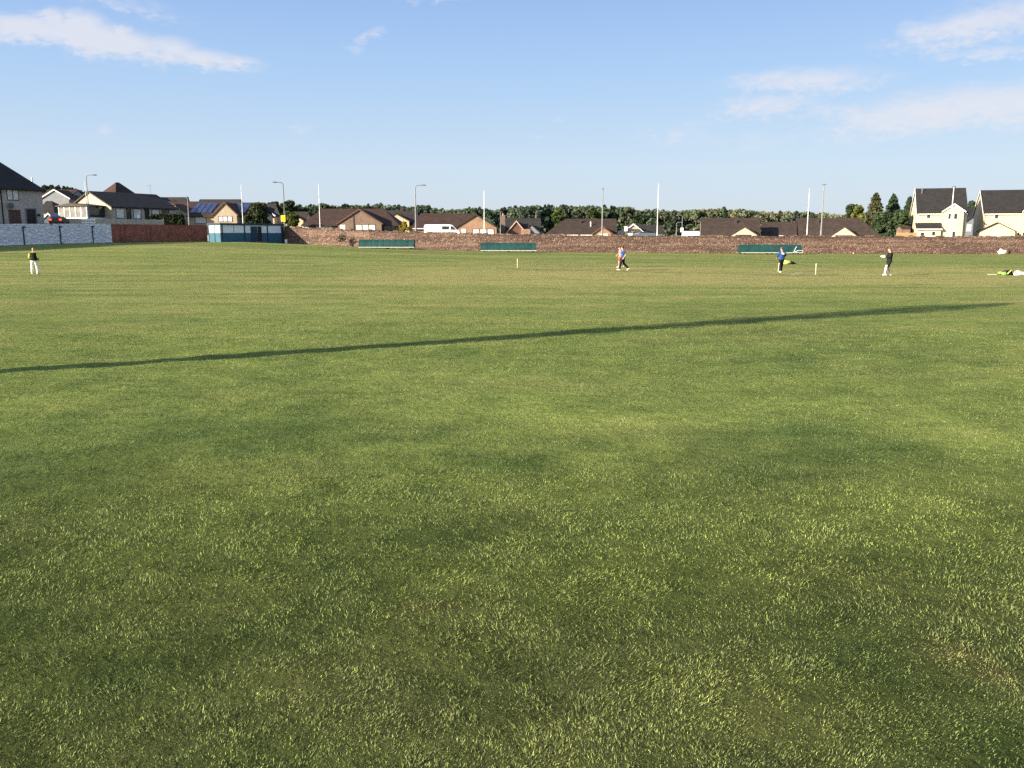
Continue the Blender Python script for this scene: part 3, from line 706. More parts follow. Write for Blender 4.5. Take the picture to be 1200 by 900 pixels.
# bungalows right of centre
h14 = facing('low bungalow with long brown roof and cream front gable right of centre', 933, 1031, 150, 275.5, 255.5, 9, None, -18, wall=M_tan, roof=M_roof_brown, hip=(0, 3.5), gutter=M_dark)
wing(h14, 988, 264.5, 971.5, 1005, 276, 1.2, M_buff_pale, M_roof_brown, barge=M_dark, back=3)
h14.pxwin('v', -1.2, 979, 998, 275.6, 280, frame=M_dark)
MB().box(h14.L*.24, 3.0, h14.zr-1.1, h14.L*.24+.5, 3.5, h14.zr-.3).build('roof_vent', M_dark, h14.root)
h14b = facing('lower brown roofed bungalow joined to its taller neighbour', 893, 932.4, 151, 276, 260, 8, None, -16, wall=M_tan, roof=M_roof_brown, gutter=M_white)
h14b.pxwin('v', 0, 913, 920, 275.8, 280, frame=M_white, pane=M_curtain)
h13 = facing('brown roofed bungalow with cream gable over a dark window', 822, 889.5, 148, 275, 255.5, 9, None, -13, wall=M_buff_pale, roof=M_roof_brown, gutter=M_dark)
wing(h13, 872, 264.5, 853.5, 889, 275.5, 1.2, M_buff_pale, M_roof_brown, barge=M_dark, back=3)
h13.pxwin('v', -1.2, 862, 880, 275, 280, frame=M_dark); h13.pxwin('v', 0, 841, 848, 275.3, 280, frame=M_white)
MB().box(1.6+h13.L*.4, 3.0, h13.zr-1.0, 2.1+h13.L*.4, 3.4, h13.zr-.35).build('roof_vent', M_dark, h13.root)
h12 = facing('low dark roofed bungalow behind the parked blue car', 738, 778, 158, 277, 263.5, 8, None, wall=M_tan, roof=M_roof_dark, gutter=M_dark)
wing(h12, 733, 262, 724, 760, 276.5, 1.6, M_tan, M_roof_dark, barge=M_white, back=4)
h11 = facing('long brown roofed bungalow with small orange brick gable', 640, 722, 150, 273.5, 256.3, 9, None, -4, wall=M_brick_br, roof=M_roof_brown, hip=(3.6, 0), gutter=M_white)
wing(h11, 705.4, 265, 693.5, 718.5, 274, 1.2, M_brick_or, M_roof_brown, back=3, barge=M_brownwood)
curtain_row(h11, 'v', -1.2, 702, 712, 274, 279, 2, frame=M_white)
h11.pxwin('v', 0, 681, 686, 274, 278, pane=M_curtain)
MB().box(h11.L*.48, 3., h11.zr-1., h11.L*.48+.3, 3.3, h11.zr-.2).build('roof_vent', M_dark, h11.root)
MB().tube([(h11.L*.64, 2.2, h11.zr-1.6), (h11.L*.64, 2.2, h11.zr-.55)], .1, 8).build('flue', M_white, h11.root)
h10 = facing('dark roofed bungalow with twin front gables beside the chimney', 593, 633, 152, 272, 255.5, 8.5, None, wall=M_slateboard, roof=M_roof_dark, gutter=M_dark)
wing(h10, 603, 258.5, 593, 617, 273, 1.8, M_brownwood, M_roof_dark, back=3.5, barge=M_tan)
wing(h10, 621, 262, 609, 634, 273, .8, M_slateboard, M_roof_dark, back=3, barge=M_dark)
MB().prism([(-2.9, -1), (-1.9, -1), (-1.9, zat(268.5, 150)-h10.zb), (-2.9, zat(271.5, 149)-h10.zb)], 'u', 2.6, 4.2).build('porch', M_brick_or, h10.root)
h9 = facing('long brown roofed bungalow with orange brick gable behind the white van', 484, 556, 149, 266, 250, 9.5, None, wall=M_brick_br, roof=M_roof_red, hip=(1.2, 0), gutter=M_white)
w9 = wing(h9, 557.5, 251, 532, 584, 267, 1.4, M_brick_or, M_roof_red, back=8.8, barge=M_dark)
h9.pxwin('v', -1.4, 541, 545.5, 268.3, 275, pane=M_curtain)
curtain_row(h9, 'v', -1.4, 553.5, 579, 268.2, 275, 3)
um = (w9[0]+w9[1])/2; slp = (w9[3]-w9[2])/((w9[1]-w9[0])/2)
pv = MB().prism([(um+.5, w9[3]-.5*slp+.04), (w9[1]-.6, w9[2]+.6*slp+.04), (w9[1]-.6, w9[2]+.6*slp+.1), (um+.5, w9[3]-.5*slp+.1)], 'v', .5, 7).build('solar_panel', M_bluepv_l, h9.root)
hq = h9.hit(589.5, 260, 'v', 3.); h9.chimney(hq.x, 3., -.5, zat(253, 152)-h9.zb, .75, .6, M_brick_br)
h8 = facing('small tan gabled house in the gap behind the yellow shrub', 452, 487, 172, 262, 246.3, 9, None, wall=M_tan, roof=M_roof_dark)
wing(h8, 463, 249.5, 446, 481, 259, 1.5, M_tan, M_roof_dark, barge=M_dark)
q = h8.hit(471, 246, 'v', 4.4); h8.chimney(q.x, 4.4, h8.zr-.4, h8.zr+.7, .7, .6, M_dark, 0)
h7 = facing('brown roofed bungalow with brown brick gable left of centre', 356, 466, 150, 262.5, 244.5, 11, None, wall=M_brick_br, roof=M_roof_red, hip=(2.4, 3.4), gutter=M_dark)
wing(h7, 421, 244.8, 394, 449, 262, 1.6, M_brick_br, M_roof_red, back=5, barge=M_brownwood)
curtain_row(h7, 'v', -1.6, 416.5, 440, 263, 270, 3, frame=M_dark)
h7.pxwin('v', -1.6, 399, 404, 263.5, 270, pane=M_curtain); h7.pxwin('v', 0, 371, 388, 263, 268, pane=M_curtain, frame=M_white, mull=3); h7.pxwin('v', 0, 355, 361.5, 263, 268, pane=M_curtain)
h7.pxwin('v', 0, 449, 463, 263.5, 270, pane=M_glass, frame=M_dark, mull=3)
MB().box(h7.hit(418, 263, 'v', -1.6).x-.55, -1.66, -1, h7.hit(418, 263, 'v', -1.6).x-.4, -1.602, h7.zr-.7).build('downpipe', M_dark, h7.root)
h7c = facing('small brown roofed house end left of the brown bungalow', 335, 356, 175, 258, 248, 9, None, wall=M_tan, roof=M_roof_brown)
wing(h7c, 349, 253.5, 341, 357, 258.5, 1., M_tan, M_roof_brown)
# solar panel house
h6 = facing('bungalow with two rows of solar panels and cream front gable', 222, 301, 148, 252, 237.3, 10.5, None, wall=M_tan, roof=M_roof_red, gutter=M_dark)
w6 = wing(h6, 263.6, 236.8, 248.5, 279.5, 252, 2., M_buff, M_roof_red, back=5, barge=M_brownwood)
curtain_row(h6, 'v', -2., 256, 272, 253.3, 260, 3)
h6.pxwin('v', 0, 229, 241, 253.5, 262, pane=M_curtain, frame=M_dark)
def panels(h, x0, x1, rows, cols, top=.6, size=(1.0, 1.55)):
    q0 = h.hit(x0, 246, 'v', 2.6).x; q1 = h.hit(x1, 246, 'v', 2.6).x; w = (q1-q0)/cols
    sl = h.sl; l = (h.D/2)
    for r in range(rows):
        for c_ in range(cols):
            v1 = l-top-r*2.0; v0 = v1-1.85; ZZ = lambda v: h.ze+v*sl
            MB().prism([(v0, ZZ(v0)+.05), (v1, ZZ(v1)+.05), (v1, ZZ(v1)+.12), (v0, ZZ(v0)+.12)], 'u', q0+c_*w+.06, q0+(c_+1)*w-.06).build('solar_panel', M_bluepv, h.root)
panels(h6, 226, 252, 2, 4); panels(h6, 274, 291, 2, 2)
h6b = facing('house showing only a long dark roof behind the solar panels', 229, 276, 186, 248, 233.5, 9, None, wall=M_tan, roof=M_roof_dark)
h6c = facing('dark roofed house with white bargeboard behind the shrub', 290, 318, 176, 256, 238.5, 9, None, wall=M_tan, roof=M_roof_dark, hip=(0, 0), barge=None)
MB().prism([(h6c.L+.3, 0), (h6c.L+.5, 0)], 'v', 0, 1) if False else None
wing(h6c, 300, 238.3, 280, 323, 252.5, 1., M_tan, M_roof_dark, barge=M_white)
# houses on the rising left
h5 = facing('small cream gable house above the dark hedge', 188, 222, 152, 248.5, 236, 9, None, wall=M_tan, roof=M_roof_red)
wing(h5, 206, 238.3, 184.5, 222.5, 250, 2, M_buff_pale, M_roof_red, barge=M_brownwood)
h4 = facing('dark roofed house behind the cream gable', 176, 213, 190, 250, 231, 9, None, wall=M_slateboard, roof=M_roof_dark)
wing(h4, 189, 230.6, 171, 204, 245, 1.5, M_slateboard, M_roof_dark, barge=M_dark)
h4.pxwin('v', -1.5, 181, 185.5, 233.5, 236.5, pane=M_curtain)
h4b = facing('far dark roofed house right of the cream gable', 208, 232, 200, 249, 237.5, 9, None, wall=M_tan, roof=M_roof_dark, hip=(0, 3))
# bungalow with conservatory: gable to the sun, long side to the field
phi = math.atan2(.9, .45)
C3 = at(130, 240.5, 134); h3 = House('cream gabled bungalow with a glazed conservatory', (C3.x, C3.y), phi, base=C3.z-2.5)
# u along the long side (away), v to the left
h3.block(0, 12.5, 0, 9.2, 2.5, 4.75, 'u', wall=M_buff_pale, roof=M_roof_dark, oh=.4, barge=M_dark)
h3.block(3.2, 11.2, 3.0, 11., 2.5, 6.5, 'u', wall=M_harl, roof=M_roof_red, hip=(4.1, 4.1), oh=.4, wallname='rear_wall')
MB().box(.3, -.05, -1, 12.3, -.002, 2.25).build('harled_wall', M_harl, h3.root)
for a, b, z0, z1, p in ((.8, 2.2, .5, 2.1, M_curtain), (2.7, 3.5, -.2, 2.1, M_glass), (4., 5.4, .5, 2.1, M_curtain), (6.2, 7., -.2, 2.1, M_glass), (7.6, 9., .5, 2.1, M_curtain), (9.6, 11, .5, 2.1, M_glass)):
    MBw = h3.window('v', -.05, a, b, z0, z1, frame=M_dark, pane=p)
hc = House('glazed conservatory with white posts on the cream bungalow', (0, 0), phi, base=h3.zb) if False else None
cz = 2.3
MB().box(-3.2, 1.4, -1.2, -.003, 8., .62).build('conservatory_base', M_white, h3.root)
MB().prism([(1.1, cz), (8.3, cz), (8.3, cz+.12), (4.8, cz+.5), (1.1, cz+.12)], 'u', -3.5, -.004).build('conservatory_roof', M_dark, h3.root)
for k in range(6):
    vv = 1.45+k*1.28; MB().box(-3.2, vv-.07, .622, -3.06, vv+.07, cz-.002).build('conservatory_post', M_white, h3.root)
MB().box(-3.14, 1.5, .622, -3.12, 7.9, cz-.004).build('conservatory_glazing', mat('conservatory_glass', (.13, .13, .125), .3, .35, 1.2, spec=.5), h3.root)
MB().box(-3.1, 1.4, .622, -.1, 1.43, cz-.004).build('conservatory_glazing', M_glass, h3.root)
MB().tube([(11.6, 4.6, 4.4), (11.6, 4.6, 6.2), (11.6, 4.2, 6.2), (11.6, 5.4, 6.2)], .025, 5).build('aerial', M_steel_d, h3.root)

# grey gable and garage beside it
hg = facing('slate grey gabled house with white bargeboards', 47, 82, 165, 233, 222, 9, None, wall=M_slateboard, roof=M_roof_red, oh=.3)
wing(hg, 64, 221.7, 46.5, 82.5, 232.5, 1.2, M_slateboard, M_roof_red, barge=M_white, back=4)
hgar = facing('low garage with a dark pitched roof beside the harled house', 48, 65, 140, 246.5, 235.5, 6, None, wall=M_harl, roof=M_roof_dark, hip=(0, 2.))
hs = House('blue grey garden shed with pale roof edges', (xat(53.5, 128), 128), 0, name='garden_shed', cat='shed')
hs.block(0, xat(64, 128)-xat(53.5, 128), 0, 2.4, zat(254.5, 128)-hs.zb, zat(249.5, 128)-hs.zb, 'v', wall=mat('blue_grey_boards', (.09, .105, .14), .8), roof=M_slateboard, oh=.12, th=.06, barge=M_white)
# harled two-storey house at the left edge: long side parallel to the painted wall
phi1 = math.atan2((LW1-LW0).y, (LW1-LW0).x)
E1 = at(48.5, 220, 121); zb1 = zat(264.5, 121)
h1 = House('grey harled two storey house at the left edge', (E1.x, E1.y), phi1, base=zb1)
ze1 = E1.z-zb1
h1.block(-17, 0, 0, 8, ze1, ze1+3.7, 'u', wall=M_harl, roof=M_roof_dark, hip=(3, 3.9), oh=.4, gutter=M_black)
h1.block(-3., 2.1, 3.2, 7.4, ze1-.05, ze1+1.45, 'u', wall=M_harl, roof=M_roof_dark, hip=(0, 1.0), oh=.4, wallname='rear_wall')
def h1win(x0, x1, y0, y1, **k):
    A = h1.hit(x0, y1, 'v', 0); B = h1.hit(x1, y0, 'v', 0); return h1.window('v', 0, A.x, B.x, A.z, B.z, **k)
h1win(9, 20.5, 220.8, 234.5, frame=M_dark, pane=M_curtain, mull=2)
h1win(12, 23, 246, 266, frame=M_brownwood, pane=M_brownwood, mull=3, name='boarded_window')
h1win(31.5, 42, 244, 266, frame=mat('door_stone', (.25, .22, .18), .9), pane=M_dark, name='door', ft=.35)
p = h1.hit(11, 241, 'v', 0); MB().ell((p.x, -.35, p.z), (.42, .1, .42), 12, 6).tube([(p.x, -.3, p.z), (p.x, 0, p.z-.2)], .03, 5).build('satellite_dish', M_steel_d, h1.root)
p = h1.hit(45, 252, 'v', 0); MB().box(p.x-.15, -.2, p.z-.15, p.x+.15, -.002, p.z+.15).build('wall_lamp', M_black, h1.root)
p = h1.hit(37.5, 211, 'v', 5.2); MB().tube([(p.x, 5.2, p.z-.6), (p.x, 5.2, p.z+.35)], .1, 8).build('flue', M_white, h1.root)
p = h1.hit(2, 240, 'v', 0); MB().tube([(p.x, -.1, -1), (p.x, -.1, ze1-.3)], .07, 8).build('downpipe', M_black, h1.root)
# unseen houses continuing the row, made tall to throw shade on the field's edge
dW = (LW1-LW0).normalized(); nW = Vector((-dW.y, dW.x))
for k, s_ in enumerate((-32., -15., 3.)):
    q = LW0+dW*s_+nW*5.5; hh = House('unseen harled house further along the row, made tall for its shade', (q.x, q.y), phi1, base=zb1-.6, group='harled houses beyond the frame')
    hh.block(0, 14.5, 0, 8.0, 8.4, 12.4, 'u', wall=M_harl, roof=M_roof_dark, hip=(1.5, 1.5), oh=.4)

# boundary fence and hedge on the bank
def fence(name, a, b, h, m, label, boards=True, posts=6):
    d = b-a; L = d.length; z = min(zout(a.x, a.y), zout(b.x, b.y)); r = empty(name, (a.x, a.y, z), math.atan2(d.y, d.x), label, 'fence')
    mb = MB(); k = 0.
    while k < L-.05:
        w = min(.16, L-k); mb.box(k+.004, 0, -.6, k+w-.004, .03, h+random.uniform(-.03, .02)); k += .16
    mb.build('boards', m, r)
    for i in range(posts): MB().box(L*i/(posts-1)-.05, .033, -.6, L*i/(posts-1)+.05, .13, h+.06).build('post', m, r)
    return r
fa = Vector((xat(78, 122), 122)); fb = Vector((xat(193, 132), 132))
zfa = zout(fa.x, fa.y)
fence('timber_fence', fa, fb, zat(256, 125)-zfa, M_timber_g, 'long weathered tan timber fence above the walls at the left', posts=12)
fw = empty('white_railing', (xat(97, 119), 119, zout(xat(97, 119), 119)), .5, 'short low white railing on the bank above the painted wall', 'railing')
zr_ = zat(256.5, 119)-fw.location.z
MB().box(0, 0, zr_-.55, 1.7, .04, zr_-.4).box(0, 0, zr_-.2, 1.7, .04, zr_).build('rail', M_white, fw)
for k in range(4): MB().box(k*.53, .043, -.4, k*.53+.08, .1, zr_+.05).build('post', M_white, fw)

# ------------------------------------------------------------------ shed at the field's edge
M_shedblue = mat('shed_blue', (.032, .105, .155), .6, .12, 2, dirt=((.03, .07, .1), .4))
M_sheddark = mat('shed_trim', (.018, .045, .075), .6, .12, 2)
M_shedwhite = mat('shed_white', (.74, .77, .79), .6, .06, 2, dirt=((.4, .43, .46), .35))
du = (SH_B-SH_A).normalized(); Ls = (SH_B-SH_A).length; zs = float(gz(SH_A.x, SH_A.y))
sh = empty('sports_shed', (SH_A.x, SH_A.y, zs), math.atan2(du.y, du.x), 'blue and white flat roofed shed in the corner of the field', 'shed')
Hs = 2.5; mid = 1.25; Ds = 2.7
MB().box(0, 0, -.6, Ls, Ds, mid).build('lower_wall', M_shedblue, sh)
MB().box(0.01, 0.01, mid+.001, Ls-.01, Ds-.01, Hs-.2).build('upper_wall', M_shedwhite, sh)
MB().box(-.15, -.15, Hs-.2+.001, Ls+.15, Ds+.15, Hs+.06).build('roof', M_sheddark, sh)
for t in (.02, .37, .745, .985): MB().box(Ls*t-.09, -.05, -.5, Ls*t+.09, -.002, Hs-.2).build('post', M_sheddark, sh)
for t in (.02, .5, .98): MB().box(-.05, Ds*t-.05, -.5, -.002, Ds*t+.05, Hs-.2).build('post', M_sheddark, sh)
dd = MB().box(Ls*.47, -.06, -.3, Ls*.575, -.003, Hs-.35).build('door', M_sheddark, sh)
MB().tube([(Ls*.56, -.1, .85), (Ls*.56, -.1, 1.05)], .02, 6).build('handle', M_steel, dd)
MB().box(Ls*.585, -.04, -.3, Ls*.645, -.002, Hs-.35).build('doorway', M_black, sh)
MB().box(Ls*.2, -.02, mid+.05, Ls*.205, .001, Hs-.25).build('panel_joint', M_sheddark, sh)
mb = MB().box(Ls*.47, -.9, -.3, Ls*.65, -.08, .1); mb.build('step', M_steel_d, sh)
bx = at(335, 276.5, 123); MB().box(-.28, -.2, 0, .28, .2, .45).box(-.3, -.22, .452, .3, .22, .5).box(-.08, -.05, .502, .08, .05, .56)
wb = empty('white_bucket', (xat(335, 124), 124, float(gz(xat(335, 124), 124))), 0, 'small white tub in the shade right of the blue shed', 'tub')
MB().loft([[(.2*s*math.cos(t), .2*s*math.sin(t), z) for t in [k*math.pi/6 for k in range(12)]] for s, z in ((.8, -.05), (1, .5), (1.08, .5), (1.08, .56))]).build('tub_body', M_white, wb)
MB().tube([(-.2, 0, .5), (-.15, 0, .68), (.15, 0, .68), (.2, 0, .5)], .012, 6).build('handle', M_steel, wb)

# ------------------------------------------------------------------ rolling pitch covers
M_cover = mat('cover_green', (.009, .050, .044), .55, .25, 1.2, dirt=((.02, .05, .045), .5))
def cover(px0, px1, ybase, Yg, label, frame=False, tilt=0.):
    x0, x1 = xat(px0, Yg), xat(px1, Yg); L = x1-x0; z = float(gz((x0+x1)/2, Yg))
    r = empty('pitch_cover', (x0, Yg, z), tilt, label, 'pitch cover', 'green rolling pitch covers along the stone wall')
    n = 9; z0 = .28; Hh = .95; Dp = 2.0
    arc = [(Dp/2-Dp/2*math.cos(math.pi*k/12), z0+Hh*math.sin(math.pi*k/12)**.8) for k in range(13)]
    mb = MB()
    for k in range(n):
        a, b = L*k/n, L*(k+1)/n; inn = [(Dp/2+(p-Dp/2)*.97, z0+(q-z0)*.97) for p, q in arc]
        mb.loft([[(a+.015, p, q) for p, q in arc], [((a+b)/2, Dp/2+(p-Dp/2)*(1.0), z0+(q-z0)*1.02) for p, q in arc], [(b-.015, p, q) for p, q in arc]])
    mb.build('canopy', M_cover, r)
    for a in (.0, L-.04): MB().prism(arc, 'u', a-.03, a+.0).build('end_panel', mat('cover_end', (.008, .03, .03), .7), r)
    for y_ in (-.05, Dp): MB().box(-.05, y_, z0-.09, L+.05, y_+.05, z0-.003).build('frame_rail', mat('weathered_rail', (.42, .45, .42), .6), r)
    for k in range(n+1): MB().tube([(L*k/n, p, q+.02) for p, q in arc[1:-1]], .022, 5).build('hoop', M_cover, r)
    for t in (.06, .5, .94):
        for y_ in (.05, Dp-.05):
            w = MB().tube([(L*t, y_-.04, .13), (L*t, y_+.04, .13)], .13, 12).build('wheel', M_black, r)
    if frame:
        MB().tube([(L*.86, -.08, z0), (L*.90, -.12, z0+.75)], .025, 6).build('handle_bar', M_white, r)
        MB().tube([(L*.88, -.1, z0+.05), (L*.92, -.3, z0+.22), (L+.02, -.3, z0+.22), (L+.04, -.1, z0-.05)], .03, 6).build('towing_handle', M_white, r)
    return r
cover(420, 484.5, 292, 115.5, 'green pitch cover furthest left along the stone wall')
cover(563.5, 628.5, 295, 113.5, 'green pitch cover in the middle below the bungalow chimney')
cover(869.5, 941, 298, 112.5, 'green pitch cover with white towing handle behind the blue bowler', True)

# ------------------------------------------------------------------ lamp columns, poles and signs on the bank
def column(px, ytop, Y, arm, label, grp='street lamps beyond the walls', m=None, thick=1.):
    m = m or M_steel; x = xat(px, Y); zb = zout(x, Y); H = zat(ytop, Y)-zb
    r = empty('street_lamp', (x, Y, zb), 0, label, 'street lamp', grp)
    MB().tube([(0, 0, -.4), (0, 0, 1.5)], .11*thick, 10).build('base', m, r)
    if arm == 0:
        MB().tube([(0, 0, 1.45), (0, 0, H*.6), (0, 0, H)], [.085*thick, .07*thick, .055*thick], 8).build('column', m, r)
        hd = MB().loft([[(.12*math.cos(t), -.5+.9*q, H+h_+.1*math.sin(t)) for t in [k*math.pi/4 for k in range(8)]] for q, h_ in ((0, .05), (.5, .1), (1., .04))]).build('lamp_head', M_steel_d, r)
        MB().box(-.09, -.4, H-.07, .09, .25, H-.04).build('lens', M_lamp, hd)
    else:
        MB().tube([(0, 0, 1.45), (0, 0, H*.6), (0, 0, H-.5), (arm*.08, 0, H-.2), (arm*.3, 0, H-.05), (arm*1.0, 0, H)], [.085*thick, .07*thick, .06*thick, .055*thick, .05*thick, .045*thick], 8).build('column', m, r)
        hd = MB().ell((arm*1.25, 0, H), (.42, .14, .09), 12, 6).build('lamp_head', M_steel_d, r)
        MB().ell((arm*1.28, 0, H-.05), (.28, .11, .06), 10, 6).build('lens', M_lamp, hd)
    return r
column(106.5, 205, 128, 1, 'tall street lamp with arm to the right by the conservatory')
column(334.5, 213.5, 129, -1, 'dark street lamp with curved arm behind the yellow box', m=M_steel_d)
column(487.5, 217, 130, 1, 'grey street lamp rising left of the white van', thick=1.3)
column(705.5, 222, 128, 0, 'street lamp in front of the small orange gable', thick=1.2)
column(962, 217, 128, 0, 'street lamp left of the right hand cream gable bungalow', thick=1.2)
column(1113, 219.5, 140, 0, 'street lamp in front of the cream two storey house', m=M_whitepole)
column(222.5, 232, 134, 0, 'short lamp post at the left end of the solar panel house')
column(799, 252, 215, -1, 'small distant street lamp above the white square sign', m=M_steel)
column(820.5, 259, 205, -1, 'small distant street lamp left of the brown roof end', m=M_steel)
column(792.5, 260.5, 225, 1, 'smallest distant street lamp in front of the wood', m=M_steel)
column(628, 247, 210, 1, 'distant street lamp above the twin gabled bungalow', m=M_steel)
column(586.5, 247, 210, -1, 'distant street lamp above the brick chimney', m=M_steel)
def pole(px, ytop, Y, label, r0=.066):
    x = xat(px, Y); zb = zout(x, Y); H = zat(ytop, Y)-zb
    r = empty('netting_pole', (x, Y, zb), 0, label, 'pole', 'tall white poles behind the walls')
    MB().tube([(0, 0, -.4), (0, 0, H*.45), (0, 0, H)], [r0, r0*.75, r0*.35], 8).build('shaft', M_whitepole, r)
    MB().tube([(0, 0, -.3), (0, 0, .35)], r0*1.6, 8).build('socket', M_steel, r)
pole(104.5, 211, 123, 'tall white pole in front of the conservatory bungalow')
pole(285.5, 216, 133, 'tall white pole rising behind the blue shed')
pole(375.5, 215, 132, 'tall white pole in front of the brown bungalow left of centre')
pole(567.5, 223, 124, 'tall white pole in front of the orange brick gable')
pole(770, 215, 124, 'tall white pole right of the parked blue car')
pole(945.5, 221, 124, 'tall white pole beside a street lamp on the right')
M_yellow = mat('yellow_box', (.80, .50, .01), .5, .05, 3)
def board_sign(px, ypx0, ypx1, wpx, Y, m, label, cat='sign', name='sign_board'):
    x = xat(px, Y); zb = zout(x, Y); z0, z1 = zat(ypx1, Y)-zb, zat(ypx0, Y)-zb; w = wpx*Y/1015
    r = empty(name, (x, Y, zb), 0, label, cat)
    MB().tube([(0, .05, -.4), (0, .05, z1-.1)], .05, 8).build('post', M_steel, r)
    MB().box(-w/2, -.14, z0, w/2, -.003, z1).build('board', m, r, bevel=.03)
    MB().box(-w/2-.04, -.001, z0-.04, w/2+.04, .03, z1+.04).build('backing', M_steel, r)
board_sign(333, 252.5, 259.8, 5.2, 126, M_yellow, 'bright yellow grit bin box on a post behind the shed', 'sign')
board_sign(733.5, 265.5, 271, 3.4, 126, M_white, 'small white square sign left of the parked blue car')
board_sign(799, 267, 272, 3.2, 128, M_white, 'small white square sign below the distant lamp')
board_sign(164.5, 251.5, 256, 3.0, 130, M_white, 'small white square sign above the tan timber fence')

# ------------------------------------------------------------------ vehicles
M_vanwhite = mat('van_white', (.80, .80, .79), .25, .03, 2, spec=.5)
def van(x, Y, yaw, L, H, label, Hs=.3):
    zb = zout(x, Y); r = empty('parked_van', (x, Y, zb), yaw, label, 'van')
    # side profile, nose towards +u
    pr = [(0, .45), (0, H-.25), (.12, H-.05), (.5, H), (L*.72, H), (L*.80, H-.12), (L*.93, H*.55), (L*.985, H*.47), (L, H*.36), (L, .45)]
    mb = MB(); Wd = 1.95
    mb.loft([[(a+(0.06 if k else 0), y_, q) for a, q in [(L/2+(a-L/2)*sc, .45+(q-.45)*(1 if sc == 1 else .97)) for a, q in pr]] for y_, sc, k in ((0, .985, 0), (.12, 1, 0), (Wd-.12, 1, 0), (Wd, .985, 0))])
    mb.build('body', M_vanwhite, r, bevel=.04)
    MB().prism([(L*.795, H*.56), (L*.90, H*.56), (L*.80, H-.28), (L*.74, H-.24), (L*.74, H*.56)], 'v', -.012, -.004).build('side_window', M_glass, r)
    MB().prism([(L*.50, H*.58), (L*.70, H*.58), (L*.70, H-.27), (L*.50, H-.27)], 'v', -.012, -.004).build('side_window', M_glass, r)
    MB().add([(L*.932, .2, H*.565), (L*.932, Wd-.2, H*.565), (L*.815, Wd-.28, H-.12), (L*.815, .28, H-.12)], [(0, 1, 2, 3)]).build('windscreen', M_glass, r)
    for a in (L*.16, L*.82):
        for y_ in (.0, Wd-.22):
            w = MB().tube([(a, y_-.02, .33), (a, y_+.2, .33)], .33, 16).build('wheel', M_black, r)
            MB().tube([(a, y_-.03, .33), (a, y_-.021, .33)], .19, 12).build('rim', M_steel, w)
    MB().box(L-.02, .15, H*.3, L+.02, .45, H*.3+.2).build('headlight', M_lamp, r); MB().box(L-.02, Wd-.45, H*.3, L+.02, Wd-.15, H*.3+.2).build('headlight', M_lamp, r)
    MB().box(-.05, .05, .4, L+.06, Wd-.05, .58).build('bumper', M_black, r)
    return r
vx = xat(497, 134); zv = zout(vx, 134); vl = xat(539, 134)-vx
van(vx, 134, 0, vl, zat(263, 134)-zv, 'white panel van parked behind the stone wall')
van(xat(820, 139), 139, math.radians(92), 4.6, zat(270.8, 139)-zout(xat(820, 139), 139), 'white van seen from behind beside the brown roof end')
def car(px, ytop, Y, yaw, m, label, lights=False, L=4.1):
    x = xat(px, Y); zb = zout(x, Y); H = zat(ytop, Y)-zb if ytop else 1.45; H = max(H, 1.1)
    r = empty('parked_car', (x, Y, zb), yaw, label, 'car'); Wd = 1.7
    low = [(0, .3), (0, .75), (.1, .9), (.9, .95), (L-1.2, .93), (L-.15, .78), (L, .6), (L, .3)]
    mb = MB(); mb.loft([[(L/2+(a-L/2)*sc, y_, q) for a, q in low] for y_, sc in ((0, .97), (.1, 1), (Wd-.1, 1), (Wd, .97))]); mb.build('body', m, r, bevel=.04)
    top = [(.25, .95), (.75, H), (L-2.1, H), (L-1.25, .94)]
    mb = MB(); mb.loft([[(a, y_, q) for a, q in top] for y_ in (.08,)] + [[(L/2+(a-L/2)*.95, .2, q) for a, q in top], [(L/2+(a-L/2)*.95, Wd-.2, q) for a, q in top], [(a, Wd-.08, q) for a, q in top]]); mb.build('cabin_glass', M_glass, r)
    MB().box(.7, .17, H-.02, L-2.05, Wd-.17, H+.03).build('roof', m, r, bevel=.02)
    for a in (.75, L-.75):
        for y_ in (.0, Wd-.2): MB().tube([(a, y_-.02, .3), (a, y_+.2, .3)], .3, 14).build('wheel', M_black, r)
    for y_ in (.08, Wd-.38):
        MB().box(-.03, y_, .62, .01, y_+.3, .82).build('tail_light', mat('tail_light', (.5, .02, .015), .3, emit=((1, .05, .02), 1.6)) if lights else mat('tail_light_off', (.3, .02, .015), .3), r)
        MB().box(L-.02, y_, .6, L+.02, y_+.3, .75).build('headlight', M_lamp, r)
    return r
M_cardark = mat('car_dark', (.05, .02, .02), .3, .05, 2, spec=.5); M_carblue = mat('car_blue', (.10, .15, .19), .3, .05, 2, spec=.5); M_carsil = mat('car_silver', (.45, .47, .48), .3, .05, 2, spec=.5)
car(74.5, 257.0, 117.5, math.radians(105), M_cardark, 'dark car with red brake lights lit above the painted wall', True)
car(747, 275.6, 126.5, 0.1, M_carblue, 'pale blue car parked by the white pole', L=3.6)
car(736, 276.4, 131, 0, M_carsil, 'silver car half hidden behind the white square sign', L=3.2)

